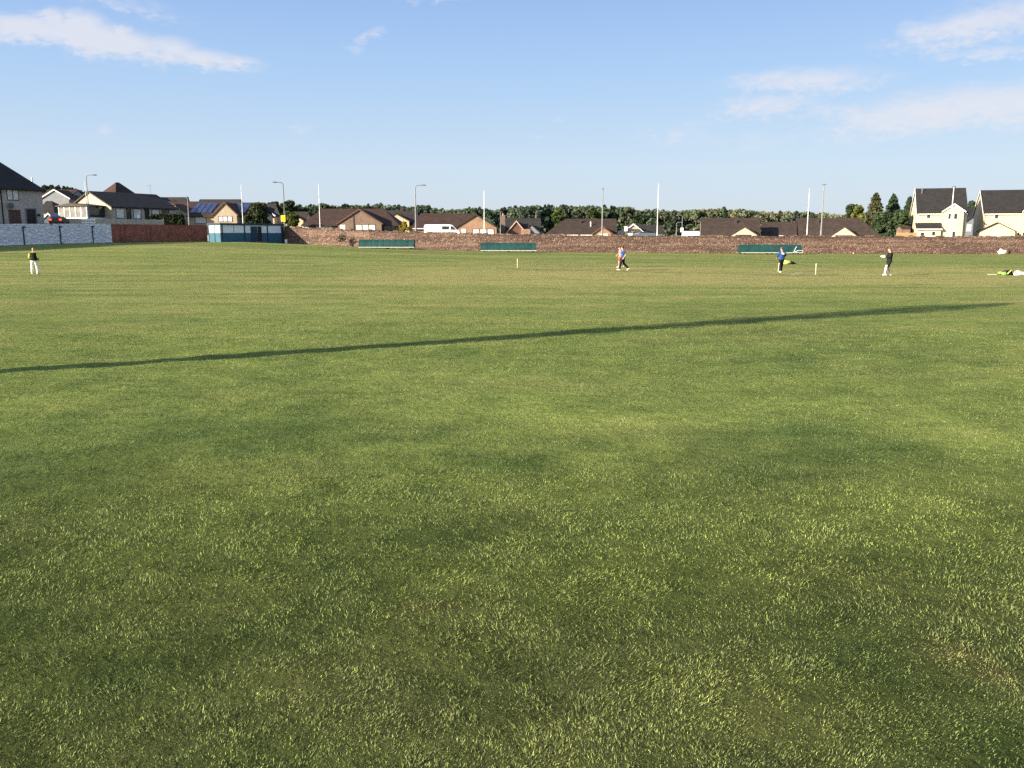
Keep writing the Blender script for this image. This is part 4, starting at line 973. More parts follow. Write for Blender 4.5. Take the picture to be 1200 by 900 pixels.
# ------------------------------------------------------------------ trees and shrubs
def leaf_cloud(P, size, col, jit=.35, up=.3, aspect=.55):
    """one leaf-spray quad (as two triangles) at each point"""
    n = len(P); a = rng.normal(size=(n, 3)); a /= np.linalg.norm(a, axis=1)[:, None]
    b = rng.normal(size=(n, 3)); b[:, 2] += up; b -= a*(a*b).sum(1)[:, None]; b /= np.linalg.norm(b, axis=1)[:, None]
    s = (size*rng.uniform(.6, 1.4, n))[:, None]
    V = np.stack([P-a*s*.5, P+b*s*aspect, P+a*s*.5, P-b*s*aspect], 1).reshape(-1, 3)
    F = np.arange(n*4).reshape(-1, 4)
    c = col*(1+jit*rng.uniform(-1, 1, n))[:, None]
    return V, F, np.repeat(np.clip(c, 0.005, 1), 4, axis=0)
def broad_points(H, R, n, base=.25, lobes=14, squash=1., small=1.):
    """points through the lobes of a broad crown"""
    C = []; 
    for k in range(lobes):
        t = rng.uniform(base, .92); a = rng.uniform(0, 2*np.pi); env = math.sin(min(1, (t-base*.6)/(1-base*.6))*math.pi*.93+.12)**.7
        rr = R*env*rng.uniform(.25, .8); C.append((rr*math.cos(a), rr*math.sin(a), H*t, R*small*rng.uniform(.28, .5)))
    C.append((0, 0, H*.86, R*.35)); C = np.array(C)
    i = rng.integers(0, len(C), n); d = rng.normal(size=(n, 3)); d /= np.linalg.norm(d, axis=1)[:, None]
    r = C[i, 3]*rng.random(n)**.35
    P = C[i, :3]+d*r[:, None]*np.array([1, 1, .8*squash]); return P, i, len(C)
def conifer_points(H, R, n, tiers=16):
    t = rng.random(n)**1.1; k = np.floor(t*tiers)/tiers; z = H*(.08+.92*(1-(1-t))); fr = (t*tiers) % 1
    rad = R*1.35*(1-t)**.75*(1-.5*fr)*(.3+.7*rng.random(n)**.5)*(1+.25*np.sin(k*37.1))+.12
    na = 9; a = (rng.integers(0, na, n)+.5*rng.random(n)+k*7.3)/na*2*np.pi+rng.normal(0, .12, n)
    return np.stack([rad*np.cos(a), rad*np.sin(a), z-rad*.18+rng.normal(0, .1, n)], -1), (k*tiers).astype(int), tiers
def trunk_mesh(H, r, limbs=6, spread=1.5):
    mb = MB(); mb.tube([(0, 0, -.4), (.05, 0, H*.3), (0, .08, H*.6), (.05, .05, H*.9)], [r, r*.8, r*.5, r*.15], 8)
    for k in range(limbs):
        a = 2*math.pi*k/limbs+random.random(); z0 = H*random.uniform(.25, .6); l = spread*random.uniform(.6, 1.1)
        mb.tube([(0, 0, z0), (l*.5*math.cos(a), l*.5*math.sin(a), z0+H*.1), (l*math.cos(a), l*math.sin(a), z0+H*.24)], [r*.4, r*.25, r*.08], 6)
    return mb
def tree(kind, x, Y, H, R, col, label, n=3000, size=.35, name=None, cat='tree', group=None, zb=None, jit=.4, base=.2, lobes=16):
    zb = zout(x, Y) if zb is None else zb; col = np.array(col)
    r = empty(name or ('conifer' if kind == 'con' else 'tree'), (x, Y, zb), random.uniform(0, 6), label, cat, group)
    P, idx, k = conifer_points(H, R, n) if kind == 'con' else broad_points(H, R, n, base, lobes)
    tone = 1+.35*rng.uniform(-1, 1, k+1); c = col[None, :]*tone[idx][:, None]
    np_mesh('crown', *leaf_cloud(P, size, c, jit)[:2], M_needle if kind == 'con' else M_leaf, r, cols=leaf_cloud_last[0]) if False else None
    V, F, C = leaf_cloud(P, size, c, jit, aspect=.3 if kind == 'con' else .55)
    np_mesh('crown', V, F, M_needle if kind == 'con' else M_leaf, r, cols=C)
    trunk_mesh(H*.92, max(.06, R*.07), 0 if kind == 'con' else 6, R*.6).build('trunk', M_bark, r); return r
def tree_px(kind, px, ytop, Y, halfw, col, label, **k):
    x = xat(px, Y); zb = zout(x, Y); H = zat(ytop, Y)-zb; return tree(kind, x, Y, H, halfw*Y/1015, col, label, **k)
# conifers and their neighbours at the right
tree_px('con', 1023.5, 227, 166, 14, (.062, .068, .030), 'brown green spruce with pointed top left of the cream houses', n=5200, size=.55)
tree_px('con', 1044, 229, 170, 13.5, (.038, .072, .036), 'dark green conifer between the spruce and the cream house', n=5200, size=.55)
tree_px('con', 1063, 231.5, 168, 10, (.040, .070, .034), 'slim dark conifer touching the cream house', n=4200, size=.5)
tree_px('b', 1051, 246, 160, 17, (.036, .058, .026), 'low dark bushy tree in front of the conifers', n=4500, size=.45, base=.02)
tree_px('b', 1032, 250, 162, 12, (.036, .058, .026), 'dark rounded shrub below the spruce', n=3500, size=.45, base=.02)
tree_px('b', 1006, 240.5, 182, 10, (.10, .115, .022), 'yellow green tree left of the spruce', n=3000, size=.5, base=.1)
tree_px('b', 998, 238, 190, 9, (.040, .060, .025), 'small dark tree at the left of the conifers', n=2600, size=.5, base=.1)
tree_px('b', 1137, 235, 196, 9, (.035, .055, .025), 'dark tree in the gap between the cream houses', n=3200, size=.5, base=.1)
tree_px('b', 1072, 233, 200, 10, (.03, .05, .022), 'dark tree showing behind the first cream house', n=2600, size=.5, base=.1)
# around the shed
tree_px('b', 303, 238.5, 143, 17, (.040, .055, .024), 'large dark green bush rising behind the blue shed', n=6000, size=.32, base=.03, name='bush', cat='bush')
tree_px('b', 341, 247.5, 137, 10, (.075, .095, .022), 'yellow green bush around the yellow box', n=3500, size=.28, base=.02, name='bush', cat='bush')
tree_px('b', 474.5, 259, 131, 5.8, (.22, .165, .018), 'golden yellow shrub in front of the brown bungalow', n=2200, size=.22, base=.02, name='shrub', cat='shrub')
# trees behind the houses on the left
for px, yt, Y, hw, lab in ((320, 235.5, 215, 14, 'dark round tree behind the bush left of the lamp'), (338, 235, 220, 14, 'dark tree behind the curved arm street lamp'),
                           (357, 242, 225, 10, 'lower dark tree right of the curved arm lamp'), (382, 239, 220, 13, 'dark tree behind the brown roof left of the white pole'), (404, 239, 222, 12, 'dark tree behind the brown roof right of the white pole'), (393, 241, 228, 12, 'middle dark tree between two taller ones behind the brown roof'), (431, 240, 230, 13, 'dark tree over the brown brick gable')):
    tree_px('b', px, yt, Y, hw, (.036, .050, .024), lab, n=3200, size=.55, base=.08)
tree_px('b', 655, 243, 262, 9, (.055, .085, .018), 'bright green tree standing out from the dark wood', n=2600, size=.6, base=.05)
tree_px('b', 698, 245.5, 258, 12, (.05, .075, .018), 'mid green rounded tree near the orange gable lamp', n=2600, size=.6, base=.05)
tree_px('b', 748, 252, 250, 12, (.03, .05, .02), 'dark rounded tree above the parked cars', n=2600, size=.6, base=.05)
# hedge on the bank
hx0, hx1 = xat(173, 133), xat(220, 136); hd = empty('hedge', (hx0, 134, zout(hx0, 134)), 0, 'dark clipped hedge below the small cream gable', 'hedge')
Lh = hx1-hx0; hh_ = zat(251, 134)-hd.location.z; P = np.stack([rng.uniform(0, Lh, 5200), rng.uniform(0, 1.2, 5200), rng.uniform(-.2, hh_, 5200)], -1)
V, F, C = leaf_cloud(P, .24, np.tile(np.array([.022, .036, .015]), (5200, 1)), .4); np_mesh('foliage', V, F, M_leaf, hd, cols=C)
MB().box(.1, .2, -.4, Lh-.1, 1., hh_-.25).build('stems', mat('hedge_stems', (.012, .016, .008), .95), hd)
# weeds growing out of the stone wall
for (px, py, sc) in ((400.5, 279, .6), (745, 296, .5), (994, 296, .6)):
    pass
P = rng.normal(size=(260, 3))*np.array([.35, .12, .35]); x = xat(400.5, 121.7); wd_ = empty('wall_plant', (x, 121.75, zat(280, 121.7)), 0, 'dark plant growing out of the stone wall', 'plant')
V, F, C = leaf_cloud(P, .14, np.tile(np.array([.03, .035, .015]), (260, 1))); np_mesh('foliage', V, F, M_leaf, wd_, cols=C)
MB().tube([(0, .1, -.3), (0, 0, 0), (.1, -.05, .3)], .015, 5).build('stem', M_bark, wd_)
# the far wood reads as one mass
def wood():
    prof = [(40, 222), (60, 217), (80, 219), (95, 222), (130, 232), (300, 240), (370, 240), (405, 241), (443, 238.5), (457, 238.5), (480, 242), (499, 239.5), (513, 245), (535, 244), (557, 242.5), (575, 245.5), (588, 244), (617, 240), (645, 240), (694, 239.5), (715, 242.5),
            (732, 241), (753, 247), (762, 244), (787, 246.5), (824, 244), (855, 243.2), (887, 247), (905, 249), (924, 247), (949, 248.5), (988, 252), (1100, 250), (1300, 248)]
    px_, py_ = np.array(prof).T
    VV, FF, CC, off = [], [], [], 0; TR = MB()
    px = -60.
    while px < 1290:
        for row, dY in enumerate((0, 26)):
            p = px+random.uniform(-4, 4)+row*5; Y = 305+dY+random.uniform(-8, 8)+ (40 if p < 140 else 0); x = xat(p, Y); zb = zout(x, Y)
            yt = float(np.interp(p, px_, py_))+random.uniform(-.4, 1.6)+row*-.3; H = zat(yt, Y)-zb
            if H < 3: continue
            con = p < 140 or random.random() < (.22 if p < 720 else .06)
            R = random.uniform(3.0, 4.8)*(.7 if con else 1)
            n = 1300 if row == 0 else 700
            P, i_, k = conifer_points(H, R*1.1, n, 10) if con else broad_points(H, R, n, .12, 24, 1., .62)
            t = float(smooth(690, 860, np.array(p)))
            base = np.array([.072, .098, .062])*(1-t)+np.array([.135, .142, .085])*t  # leaf tones lifted to stand in for haze
            if con: base = np.array([.045, .062, .042])
            base = base*random.uniform(.85, 1.18)*np.array([random.uniform(.85, 1.1), 1, random.uniform(.85, 1.1)])
            tone = 1+.25*rng.uniform(-1, 1, k+1)
            V, F, C = leaf_cloud(P, .7 if not con else .8, base[None]*tone[i_][:, None], .2, up=1.2, aspect=.5)
            VV.append(V+np.array([x, Y, zb])); FF.append(F+off); CC.append(C); off += len(V)
            v0 = len(TR.v); TR.tube([(x, Y, zb-.5), (x+random.uniform(-.3, .3), Y, zb+H*.5), (x, Y, zb+H*.93)], [.3, .2, .06], 5)
        px += random.uniform(4.2, 6.5) if px > 130 else random.uniform(2.6, 4)
    r = empty('wood', (0, 320, 0)); tag(r, 'far belt of mixed woodland behind the houses', 'wood', kind='stuff')
    o = np_mesh('foliage', np.concatenate(VV)-np.array([0, 320, 0]), np.concatenate(FF), M_leaf, r, cols=np.concatenate(CC)); o['kind'] = 'stuff'
    TR.v = [(a, b-320, c) for a, b, c in TR.v]; o2 = TR.build('trunks', M_bark, r); o2['kind'] = 'stuff'
wood()

# ------------------------------------------------------------------ unseen tree shape, added to cast the long shadow over the turf
def add_shadow_caster():
    gx, gy = gxy(1185, 355); d = Vector((math.sin(SUN_AZ), math.cos(SUN_AZ))); L = 37.5
    b = Vector((gx, gy))+d*L; H = L*math.tan(SUN_EL)
    r = empty('shadow_caster', (b.x, b.y, 0), 0, 'unseen slender tree shape added left of the camera as shadow caster', 'tree')
    MB().tube([(0, 0, -.5), (0, 0, H*.5), (0, 0, H*.97)], [.21, .23, .05], 10).build('trunk', M_bark, r)
    n = 3000; t = rng.random(n); env = np.interp(t, [0, .25, .45, .7, .85, .93, 1], [.26, .36, .50, .75, 1.1, .9, .05]); a = rng.uniform(0, 2*np.pi, n); rr = env*rng.random(n)**.5
    P = np.stack([rr*np.cos(a), rr*np.sin(a), H*(.12+.88*t)], -1)
    V, F, C = leaf_cloud(P, .17, np.tile(np.array([.04, .06, .02]), (n, 1))); np_mesh('crown', V, F, M_leaf, r, cols=C)
add_shadow_caster()

# ------------------------------------------------------------------ stumps
M_stump = mat('ash_wood', (.62, .52, .34), .5, .1, 6)
def ground_pt(px, py):
    x, y = gxy(px, py)
    for _ in range(4):
        z = float(gz(x, y)); r = ray(px, py); t = (z-CAM_H)/r.z; x, y = r.x*t, r.y*t
    return Vector((x, y, float(gz(x, y))))
s1, s2 = ground_pt(606.3, 314.2), ground_pt(955.7, 321.8)
pa = math.atan2(s2.y-s1.y, s2.x-s1.x)
def stumps(p, label):
    r = empty('cricket_stumps', p, math.atan2(p.y, p.x)+.06, label, 'stumps', 'cricket stumps at the two ends of the pitch')
    for k in (-1, 0, 1):
        MB().tube([(k*.095, 0, -.05), (k*.095, 0, .66), (k*.095, 0, .70), (k*.095, 0, .715)], [.017, .017, .016, .010], 8).build('stump', M_stump, r)
    for k in (-1, 1):
        MB().tube([(k*.048-.05, 0, .722), (k*.048-.02, 0, .722), (k*.048, 0, .722), (k*.048+.05, 0, .722)], [.008, .012, .01, .007], 6).build('bail', M_stump, r)
stumps(s1, 'wooden stumps at the far left end of the pitch'); stumps(s2, 'wooden stumps right of the bowler in blue')
# the worn strip between them
u = (s2-s1).normalized(); nrm = Vector((-u.y, u.x, 0)); mb = MB(); N = 16
Vp = []; 
for k in range(N+1):
    p = s1-u*1.2+u*((s2-s1).length+2.4)*k/N
    for s_ in (-1.5, -.75, 0, .75, 1.5):
        q = p+nrm*s_; Vp.append((q.x, q.y, float(gz(q.x, q.y))+.012))
Fp = [(k*5+j, k*5+j+1, (k+1)*5+j+1, (k+1)*5+j) for k in range(N) for j in range(4)]
Vp = np.array(Vp); cp = turf(Vp[:, 0], Vp[:, 1])*.55+np.array([.20, .175, .085])*.45
tag(np_mesh('pitch', Vp, np.array(Fp), M_turf, cols=cp), 'worn straw coloured cricket pitch', 'pitch', kind='structure')
M_crease = mat('crease_white', (.7, .7, .65), .9)
for p, sg in ((s1, 1), (s2, -1)):
    c_ = p+u*sg*1.22; V = []
    for a in (-.03, .03):
        for b in (-1.6, 1.6):
            q = c_+u*a+nrm*b; V.append((q.x, q.y, float(gz(q.x, q.y))+.017))
    tag(np_mesh('crease', np.array(V), np.array([[0, 1, 3, 2]]), M_crease), 'white painted crease line', 'marking', kind='structure')

# ------------------------------------------------------------------ people
M_skin = mat('skin', (.52, .30, .21), .55, .06, 8)
def ell_ring(c, rx, ry, n=16, ax=None):
    return [(c[0]+rx*math.cos(2*math.pi*k/n), c[1]+ry*math.sin(2*math.pi*k/n), c[2]) for k in range(n)]
def solid(mb, name, m, parent, voxel, smooth_it=6):
    """weld the overlapping pieces of one garment or body into one continuous surface"""
    me = mb.mesh(name); o = bpy.data.objects.new(name+'_tmp', me); COL.objects.link(o)
    rm = o.modifiers.new('r', 'REMESH'); rm.mode = 'VOXEL'; rm.voxel_size = voxel; rm.use_smooth_shade = True
    sm = o.modifiers.new('s', 'SMOOTH'); sm.factor = .5; sm.iterations = smooth_it
    dg = bpy.context.evaluated_depsgraph_get(); me2 = bpy.data.meshes.new_from_object(o.evaluated_get(dg))
    bpy.data.objects.remove(o); me2.name = name; me2.materials.clear()
    return link_mesh(name, me2, m, parent)
def person(foot, yaw, J, label, top, legs, shoes, hair, hcap=None, pads=None, sleeve='long', shorts=False, yoke=None, ht=1.75, build=1.0):
    """faces +x locally. J overrides joints: hip z, knees, ankles, elbows, wrists, chest and head"""
    K = ht/1.75
    j = dict(pel=(0, 0, .93), chest=(0, 0, 1.30), neck=(0, 0, 1.46), head=(.02, 0, 1.605),
             hipL=(0, .09, .90), hipR=(0, -.09, .90), kneL=(.02, .10, .49), kneR=(.02, -.10, .49), ankL=(0, .11, .08), ankR=(0, -.11, .08),
             shL=(0, .175, 1.375), shR=(0, -.175, 1.375), elL=(-.02, .24, 1.13), elR=(-.02, -.24, 1.13), wrL=(.06, .25, .90), wrR=(.06, -.25, .90), yawL=0, yawR=0, pitL=0, pitR=0)
    j.update(J); V3 = lambda k: Vector(j[k])
    r = empty('person', foot, yaw, label, 'person'); r.scale = (K, K, K); b = build
    def limb(mb, pts, rads, n=12): mb.tube(pts, rads, n)
    def trunk(mb, g=0., low=.84, hi=1.0):
        pel, ch, ne = V3('pel'), V3('chest'), V3('neck'); rings = []
        for t, rx, ry in ((-.22, .10, .14), (-.1, .115, .165), (.15, .115, .165), (.5, .105, .155), (.8, .12, .175), (1.0, .12, .185)):
            if t < -.05 and low > .9: continue
            rings.append(ell_ring(pel+(ch-pel)*t, (rx+g)*b, (ry+g)*b))
        for t, rx, ry in ((.35, .115, .19), (.65, .09, .15), (.85, .065, .09)): rings.append(ell_ring(ch+(ne-ch)*t, (rx+g)*b, (ry+g)*(b if t < .5 else 1)))
        if hi >= 1: rings.append(ell_ring(ne+Vector((0, 0, .01)), .055+g, .058+g))
        mb.loft(rings)
    bd = MB(); trunk(bd)
    limb(bd, [V3('neck')-Vector((0, 0, .04)), V3('neck')+(V3('head')-V3('neck'))*.6], [.058, .052])
    H = V3('head')
    def face(p):
        q = p.copy()
        if p.x > 0: q.x *= 1.0+.12*max(0, -p.z/.12)*.5
        if p.z < -.03: q.y *= .86; 
        return q
    bd.ell(H, (.098, .078, .118), 20, 16, fn=face)
    bd.ell(H+Vector((.098, 0, -.018)), (.022, .013, .022), 10, 8)                       # nose
    bd.ell(H+Vector((.085, 0, -.09)), (.022, .03, .018), 10, 8)                         # chin
    for s_ in (-1, 1): bd.ell(H+Vector((-.005, s_*.08, -.01)), (.02, .012, .032), 10, 8)   # ears
    for S, s_ in (('L', 1), ('R', -1)):
        limb(bd, [V3('chest')+Vector((0, s_*.09, .075)), V3('sh'+S), V3('el'+S), V3('wr'+S)], [.07, .055, .043, .029])
        w = V3('wr'+S); d = (w-V3('el'+S)).normalized(); side = d.cross(Vector((0, s_, 0)))
        if side.length < .1: side = Vector((1, 0, 0))
        side.normalize(); pal = side.cross(d).normalized()
        bd.tube([w-d*.02, w+d*.04, w+d*.085], [.028, .036, .034], 8)
        for q in range(4):
            o_ = side*(q-1.5)*.019; l = (.068, .078, .072, .056)[q]
            a_ = w+d*.075+o_; bend = (pal*(-s_)+side*.0)*.018
            bd.tube([a_, a_+d*l*.5+bend*.4, a_+d*l*.85+bend*1.6], [.0095, .0088, .0075], 6)
        bd.tube([w+d*.03+side*.03, w+d*.06+side*.052, w+d*.095+side*.05], [.012, .0105, .008], 6)
        limb(bd, [V3('pel')+Vector((0, s_*.05, .0)), V3('hip'+S), V3('kne'+S), V3('ank'+S)], [.09, .092*b, .060, .040])
        kn, an = V3('kne'+S), V3('ank'+S); limb(bd, [kn+(an-kn)*.15-Vector((.015, 0, 0)), kn+(an-kn)*.35-Vector((.02, 0, 0)), kn+(an-kn)*.6], [.05, .054, .04] if shorts else [.045, .045, .036])
        ya, pi_ = j['yaw'+S], j['pit'+S]; R = Matrix.Rotation(ya, 3, 'Z') @ Matrix.Rotation(pi_, 3, 'Y')
        bd.tube([an+R @ Vector((-.04, 0, -.035)), an+R @ Vector((.08, 0, -.045)), an+R @ Vector((.17, 0, -.055))], [.036, .036, .022], 8)
    solid(bd, 'body', M_skin, r, .0095, 3)
    # eyes and mouth
    for s_ in (-1, 1): MB().ell(H+Vector((.086, s_*.032, .012)), (.011, .014, .009), 8, 6).build('eye', M_black, r, True)
    MB().ell(H+Vector((.094, 0, -.058)), (.012, .022, .006), 8, 6).build('mouth', mat('lips', (.35, .12, .10), .5), r, True)
    # shirt
    t = MB(); trunk(t, .016, 1, 0)
    for S, s_ in (('L', 1), ('R', -1)):
        el, wr = V3('el'+S), V3('wr'+S)
        pts = [V3('chest')+Vector((0, s_*.08, .075)), V3('sh'+S), el] + ([wr-(wr-el)*.08] if sleeve == 'long' else [])
        if sleeve == 'short': pts[-1] = V3('sh'+S)+(el-V3('sh'+S))*.75
        limb(t, pts, [.072, .072, .062, .045][:len(pts)])
    t.loft([ell_ring(V3('pel')+Vector((0, 0, z)), rx*b, ry*b) for z, rx, ry in ((-.06, .142, .188), (.02, .14, .186), (.12, .132, .18), (.25, .125, .175))])
    sh_ = solid(t, 'shirt', top, r, .013, 4)
    if yoke:
        me = sh_.data; me.materials.append(yoke)
        zc = V3('chest').z
        for p in me.polygons:
            c_ = p.center; outer_ = abs(c_.y) > .185*b and c_.z > zc-.28
            if c_.z > zc+.12 or outer_: p.material_index = 1
    # trousers or shorts
    t = MB(); t.loft([ell_ring(V3('pel')+Vector((0, 0, z)), rx*b, ry*b) for z, rx, ry in ((-.12, .12, .165), (-.04, .128, .178), (.05, .122, .172))])
    for S, s_ in (('L', 1), ('R', -1)):
        kn, an = V3('kne'+S), V3('ank'+S)
        if shorts: limb(t, [V3('pel')+Vector((0, s_*.05, -.02)), V3('hip'+S), kn+Vector((0, 0, .03))], [.095, .108*b, .095])
        else: limb(t, [V3('pel')+Vector((0, s_*.05, -.02)), V3('hip'+S), kn, an+(kn-an)*.03], [.095, .108*b, .088, .072])
    solid(t, 'shorts' if shorts else 'trousers', legs, r, .013, 4)
    for S, s_ in (('L', 1), ('R', -1)):
        an = V3('ank'+S); ya, pi_ = j['yaw'+S], j['pit'+S]; R = Matrix.Rotation(ya, 3, 'Z') @ Matrix.Rotation(pi_, 3, 'Y')
        sb = MB(); sb.tube([an+R @ Vector((-.06, 0, -.02)), an+R @ Vector((0, 0, -.02)), an+R @ Vector((.1, 0, -.035)), an+R @ Vector((.195, 0, -.05))], [.045, .05, .046, .026], 10)
        sb.add([an+R @ Vector(q) for q in [(-.09, -.04, -.078), (.2, -.045, -.078), (.2, .045, -.078), (-.09, .04, -.078), (-.08, -.035, -.04), (.19, -.04, -.05), (.19, .04, -.05), (-.08, .035, -.04)]],
               [(3, 2, 1, 0), (4, 5, 6, 7), (0, 1, 5, 4), (1, 2, 6, 5), (2, 3, 7, 6), (3, 0, 4, 7)])
        solid(sb, 'shoe', shoes, r, .011, 2)
        if pads:
            kn, an2 = V3('kne'+S), V3('ank'+S); d = (kn-an2); pb = MB()
            fw = Vector((1, 0, 0)); fw = (fw-d.normalized()*fw.dot(d.normalized())).normalized()
            for o_ in (-.055, -.02, .02, .055):
                sd = d.normalized().cross(fw)
                pb.tube([an2+fw*.055+sd*o_*.8, an2+d*.5+fw*.065+sd*o_, kn+fw*.07+sd*o_, kn+d*.38+fw*.05+sd*o_*.9], [.032, .036, .04, .028], 8)
            solid(pb, 'leg_pad', pads, r, .012, 3)
    # hair or cap
    def cap(p):
        q = p.copy()
        if q.z < -.035: q.z = -.035
        if q.x > .05 and q.z < .045: q.z = .045
        return q
    MB().ell(H+Vector((-.008, 0, .012)), (.106, .088, .122), 18, 12, fn=cap).build('hair', hair, r, True)
    if hcap:
        MB().ell(H+Vector((0, 0, .03)), (.112, .094, .105), 18, 12, fn=lambda p: Vector((p.x, p.y, max(p.z, .0)))).build('cap', hcap, r, True)
        MB().prism([(-.07, 0), (.07, 0), (.07, .012), (-.07, .012)], 'u', .06, .19).mesh
        cb = MB().add([Vector(H)+Vector(q) for q in [(.06, -.08, .035), (.2, -.05, .02), (.2, .05, .02), (.06, .08, .035), (.06, -.08, .047), (.2, -.05, .03), (.2, .05, .03), (.06, .08, .047)]],
              [(3, 2, 1, 0), (4, 5, 6, 7), (0, 1, 5, 4), (1, 2, 6, 5), (2, 3, 7, 6), (3, 0, 4, 7)]).build('cap_peak', hcap, r)
    return r
C_black = mat('black_cloth', (.006, .006, .008), .85, .15, 6); C_navy = mat('navy_cloth', (.006, .007, .013), .85, .15, 6)
C_blue = mat('royal_blue_cloth', (.014, .05, .17), .8, .12, 6); C_yel = mat('fluorescent_yellow_cloth', (.68, .74, .06), .8, .06, 6)
C_white = mat('white_cloth', (.74, .73, .68), .8, .06, 6); C_red = mat('red_cloth', (.62, .06, .04), .8, .1, 6)
C_shoe = mat('pale_shoe', (.72, .70, .42), .6, .05, 6); C_shoew = mat('white_shoe', (.74, .72, .64), .6, .05, 6); C_grey = mat('pale_top', (.24, .21, .25), .8, .08, 6)
C_hair = mat('dark_hair', (.03, .02, .015), .7, .2, 20); C_hairb = mat('brown_hair', (.11, .06, .03), .7, .2, 20); C_hairr = mat('auburn_hair', (.16, .05, .02), .7, .2, 20); C_hairf = mat('fair_hair', (.35, .25, .13), .7, .2, 20)
C_pad = mat('pad_white', (.80, .77, .68), .6, .04, 6); C_capn = mat('maroon_cap', (.12, .01, .015), .8, .1, 6)
PI = math.pi
p1 = ground_pt(41, 321)
person(p1, math.radians(97), dict(head=(.10, 0, 1.575), neck=(.05, 0, 1.455), ankL=(.0, .17, .08), ankR=(.02, -.17, .08), kneL=(.03, .14, .49), kneR=(.08, -.14, .49), yawR=-.5, yawL=.4, elL=(.0, .27, 1.13), elR=(.0, -.27, 1.14), wrL=(.10, .26, .90), wrR=(.1, -.25, .92)),
       'person in yellow and black jacket and white trousers seen from behind', C_black, C_white, C_shoew, C_hairf, yoke=C_yel, build=1.18)
walk = dict(ankL=(.28, .09, .10), kneL=(.22, .09, .52), ankR=(-.42, -.09, .17), kneR=(-.08, -.09, .49), pitR=.7, pitL=-.1, hipL=(.02, .09, .90), hipR=(-.02, -.09, .90), pel=(0, 0, .92), chest=(.03, 0, 1.30),
            neck=(.04, 0, 1.455), head=(.07, 0, 1.60), elR=(.08, -.22, 1.14), wrR=(.24, -.17, 1.02), elL=(-.12, .22, 1.14), wrL=(.02, .24, .92))
walk2 = dict(walk); walk2.update(ankL=(.12, .09, .08), kneL=(.12, .09, .50), ankR=(-.25, -.09, .12), kneR=(-.02, -.09, .49), pitL=0, pitR=.4)
p2 = ground_pt(730, 317)
person(p2, math.radians(186), walk, 'person in royal blue top and black trousers striding to the left', C_blue, C_navy, C_shoe, C_hair, sleeve='short', build=.98)
p3 = ground_pt(726.8, 313.4)
person(p3, math.radians(183), walk2, 'person in red shorts and maroon cap partly hidden behind the striding player', C_grey, C_red, C_shoew, C_hairb, hcap=C_capn, sleeve='short', shorts=True, ht=1.66)
p4 = ground_pt(915.2, 319.2)
r4 = person(p4, math.radians(98), dict(ankL=(-.05, .06, .08), ankR=(.12, -.05, .08), kneL=(.03, .07, .49), kneR=(.1, -.07, .49), elL=(.02, .27, 1.16), wrL=(.20, .24, 1.0), elR=(.0, -.27, 1.15), wrR=(.2, -.2, 1.0), neck=(.02, .0, 1.455), head=(.05, .02, 1.595)),
       'person in royal blue top with a white emblem on the back', C_blue, C_black, C_shoew, C_hairb, sleeve='long', build=1.08)
# the white emblem on the back: a rough cross of strokes following the cloth
eb = MB(); 
for (a, b_) in (((-.085, 1.22), (.09, 1.39)), ((.03, 1.40), (-.01, 1.22)), ((-.10, 1.27), (.02, 1.22)), ((-.02, 1.33), (-.09, 1.32)), ((.09, 1.33), (.05, 1.24))):
    n_ = 6; A = [(-.145*1.08-.002+ .0, (a[0]+(b_[0]-a[0])*k/n_), a[1]+(b_[1]-a[1])*k/n_) for k in range(n_+1)]
    eb.tube(A, .02, 6)
eo = eb.build('emblem', C_white, r4)
# cricket bat held low at the left side
bt = empty('cricket_bat', p4+Vector((-.185, .05, .0)), 0, 'pale cricket bat held upright at the side of the person with the emblem', 'bat'); bt.rotation_euler = (.05, -.1, 1.35)
MB().prism([(-.054, .05), (.054, .05), (.054, .60), (.03, .66), (-.03, .66), (-.054, .60)], 'v', -.02, .02).build('blade', mat('pale_willow', (.66, .58, .44), .5), bt, bevel=.01)
MB().tube([(0, 0, .65), (0, 0, .95)], .017, 8).build('handle', M_black, bt)
p5 = ground_pt(1041, 322.8)
person(p5, math.radians(180), dict(ankL=(.22, .09, .09), kneL=(.16, .10, .50), ankR=(-.14, -.09, .08), kneR=(.02, -.10, .49), chest=(-.03, 0, 1.30), neck=(-.02, 0, 1.455), head=(.02, 0, 1.60), elR=(.08, -.26, 1.15), wrR=(.32, -.16, 1.17), elL=(.06, .26, 1.15), wrL=(.32, .12, 1.17), yawL=.1),
       'person in black top and shorts wearing white leg pads', C_black, C_black, C_shoew, C_hairr, pads=C_pad, sleeve='long', shorts=True, build=1.1)
gv = empty('wicket_gloves', p5+Vector((-.39, .0, 1.18)), 0, 'pale padded gloves on the hands of the person in leg pads', 'gloves')
for s_ in (-1, 1):
    gb = MB(); gb.ell((0, s_*.12, 0), (.085, .065, .08), 12, 8)
    for q in range(4): gb.tube([(-.03, s_*.12+(q-1.5)*.034, .03), (-.09, s_*.12+(q-1.5)*.036, .035), (-.125, s_*.12+(q-1.5)*.036, -.01)], [.024, .022, .017], 8)
    gb.tube([(0, s_*.12-s_*.06, .03), (-.07, s_*.12-s_*.1, .05)], [.025, .018], 8)
    solid(gb, 'glove', C_pad, gv, .011, 3)

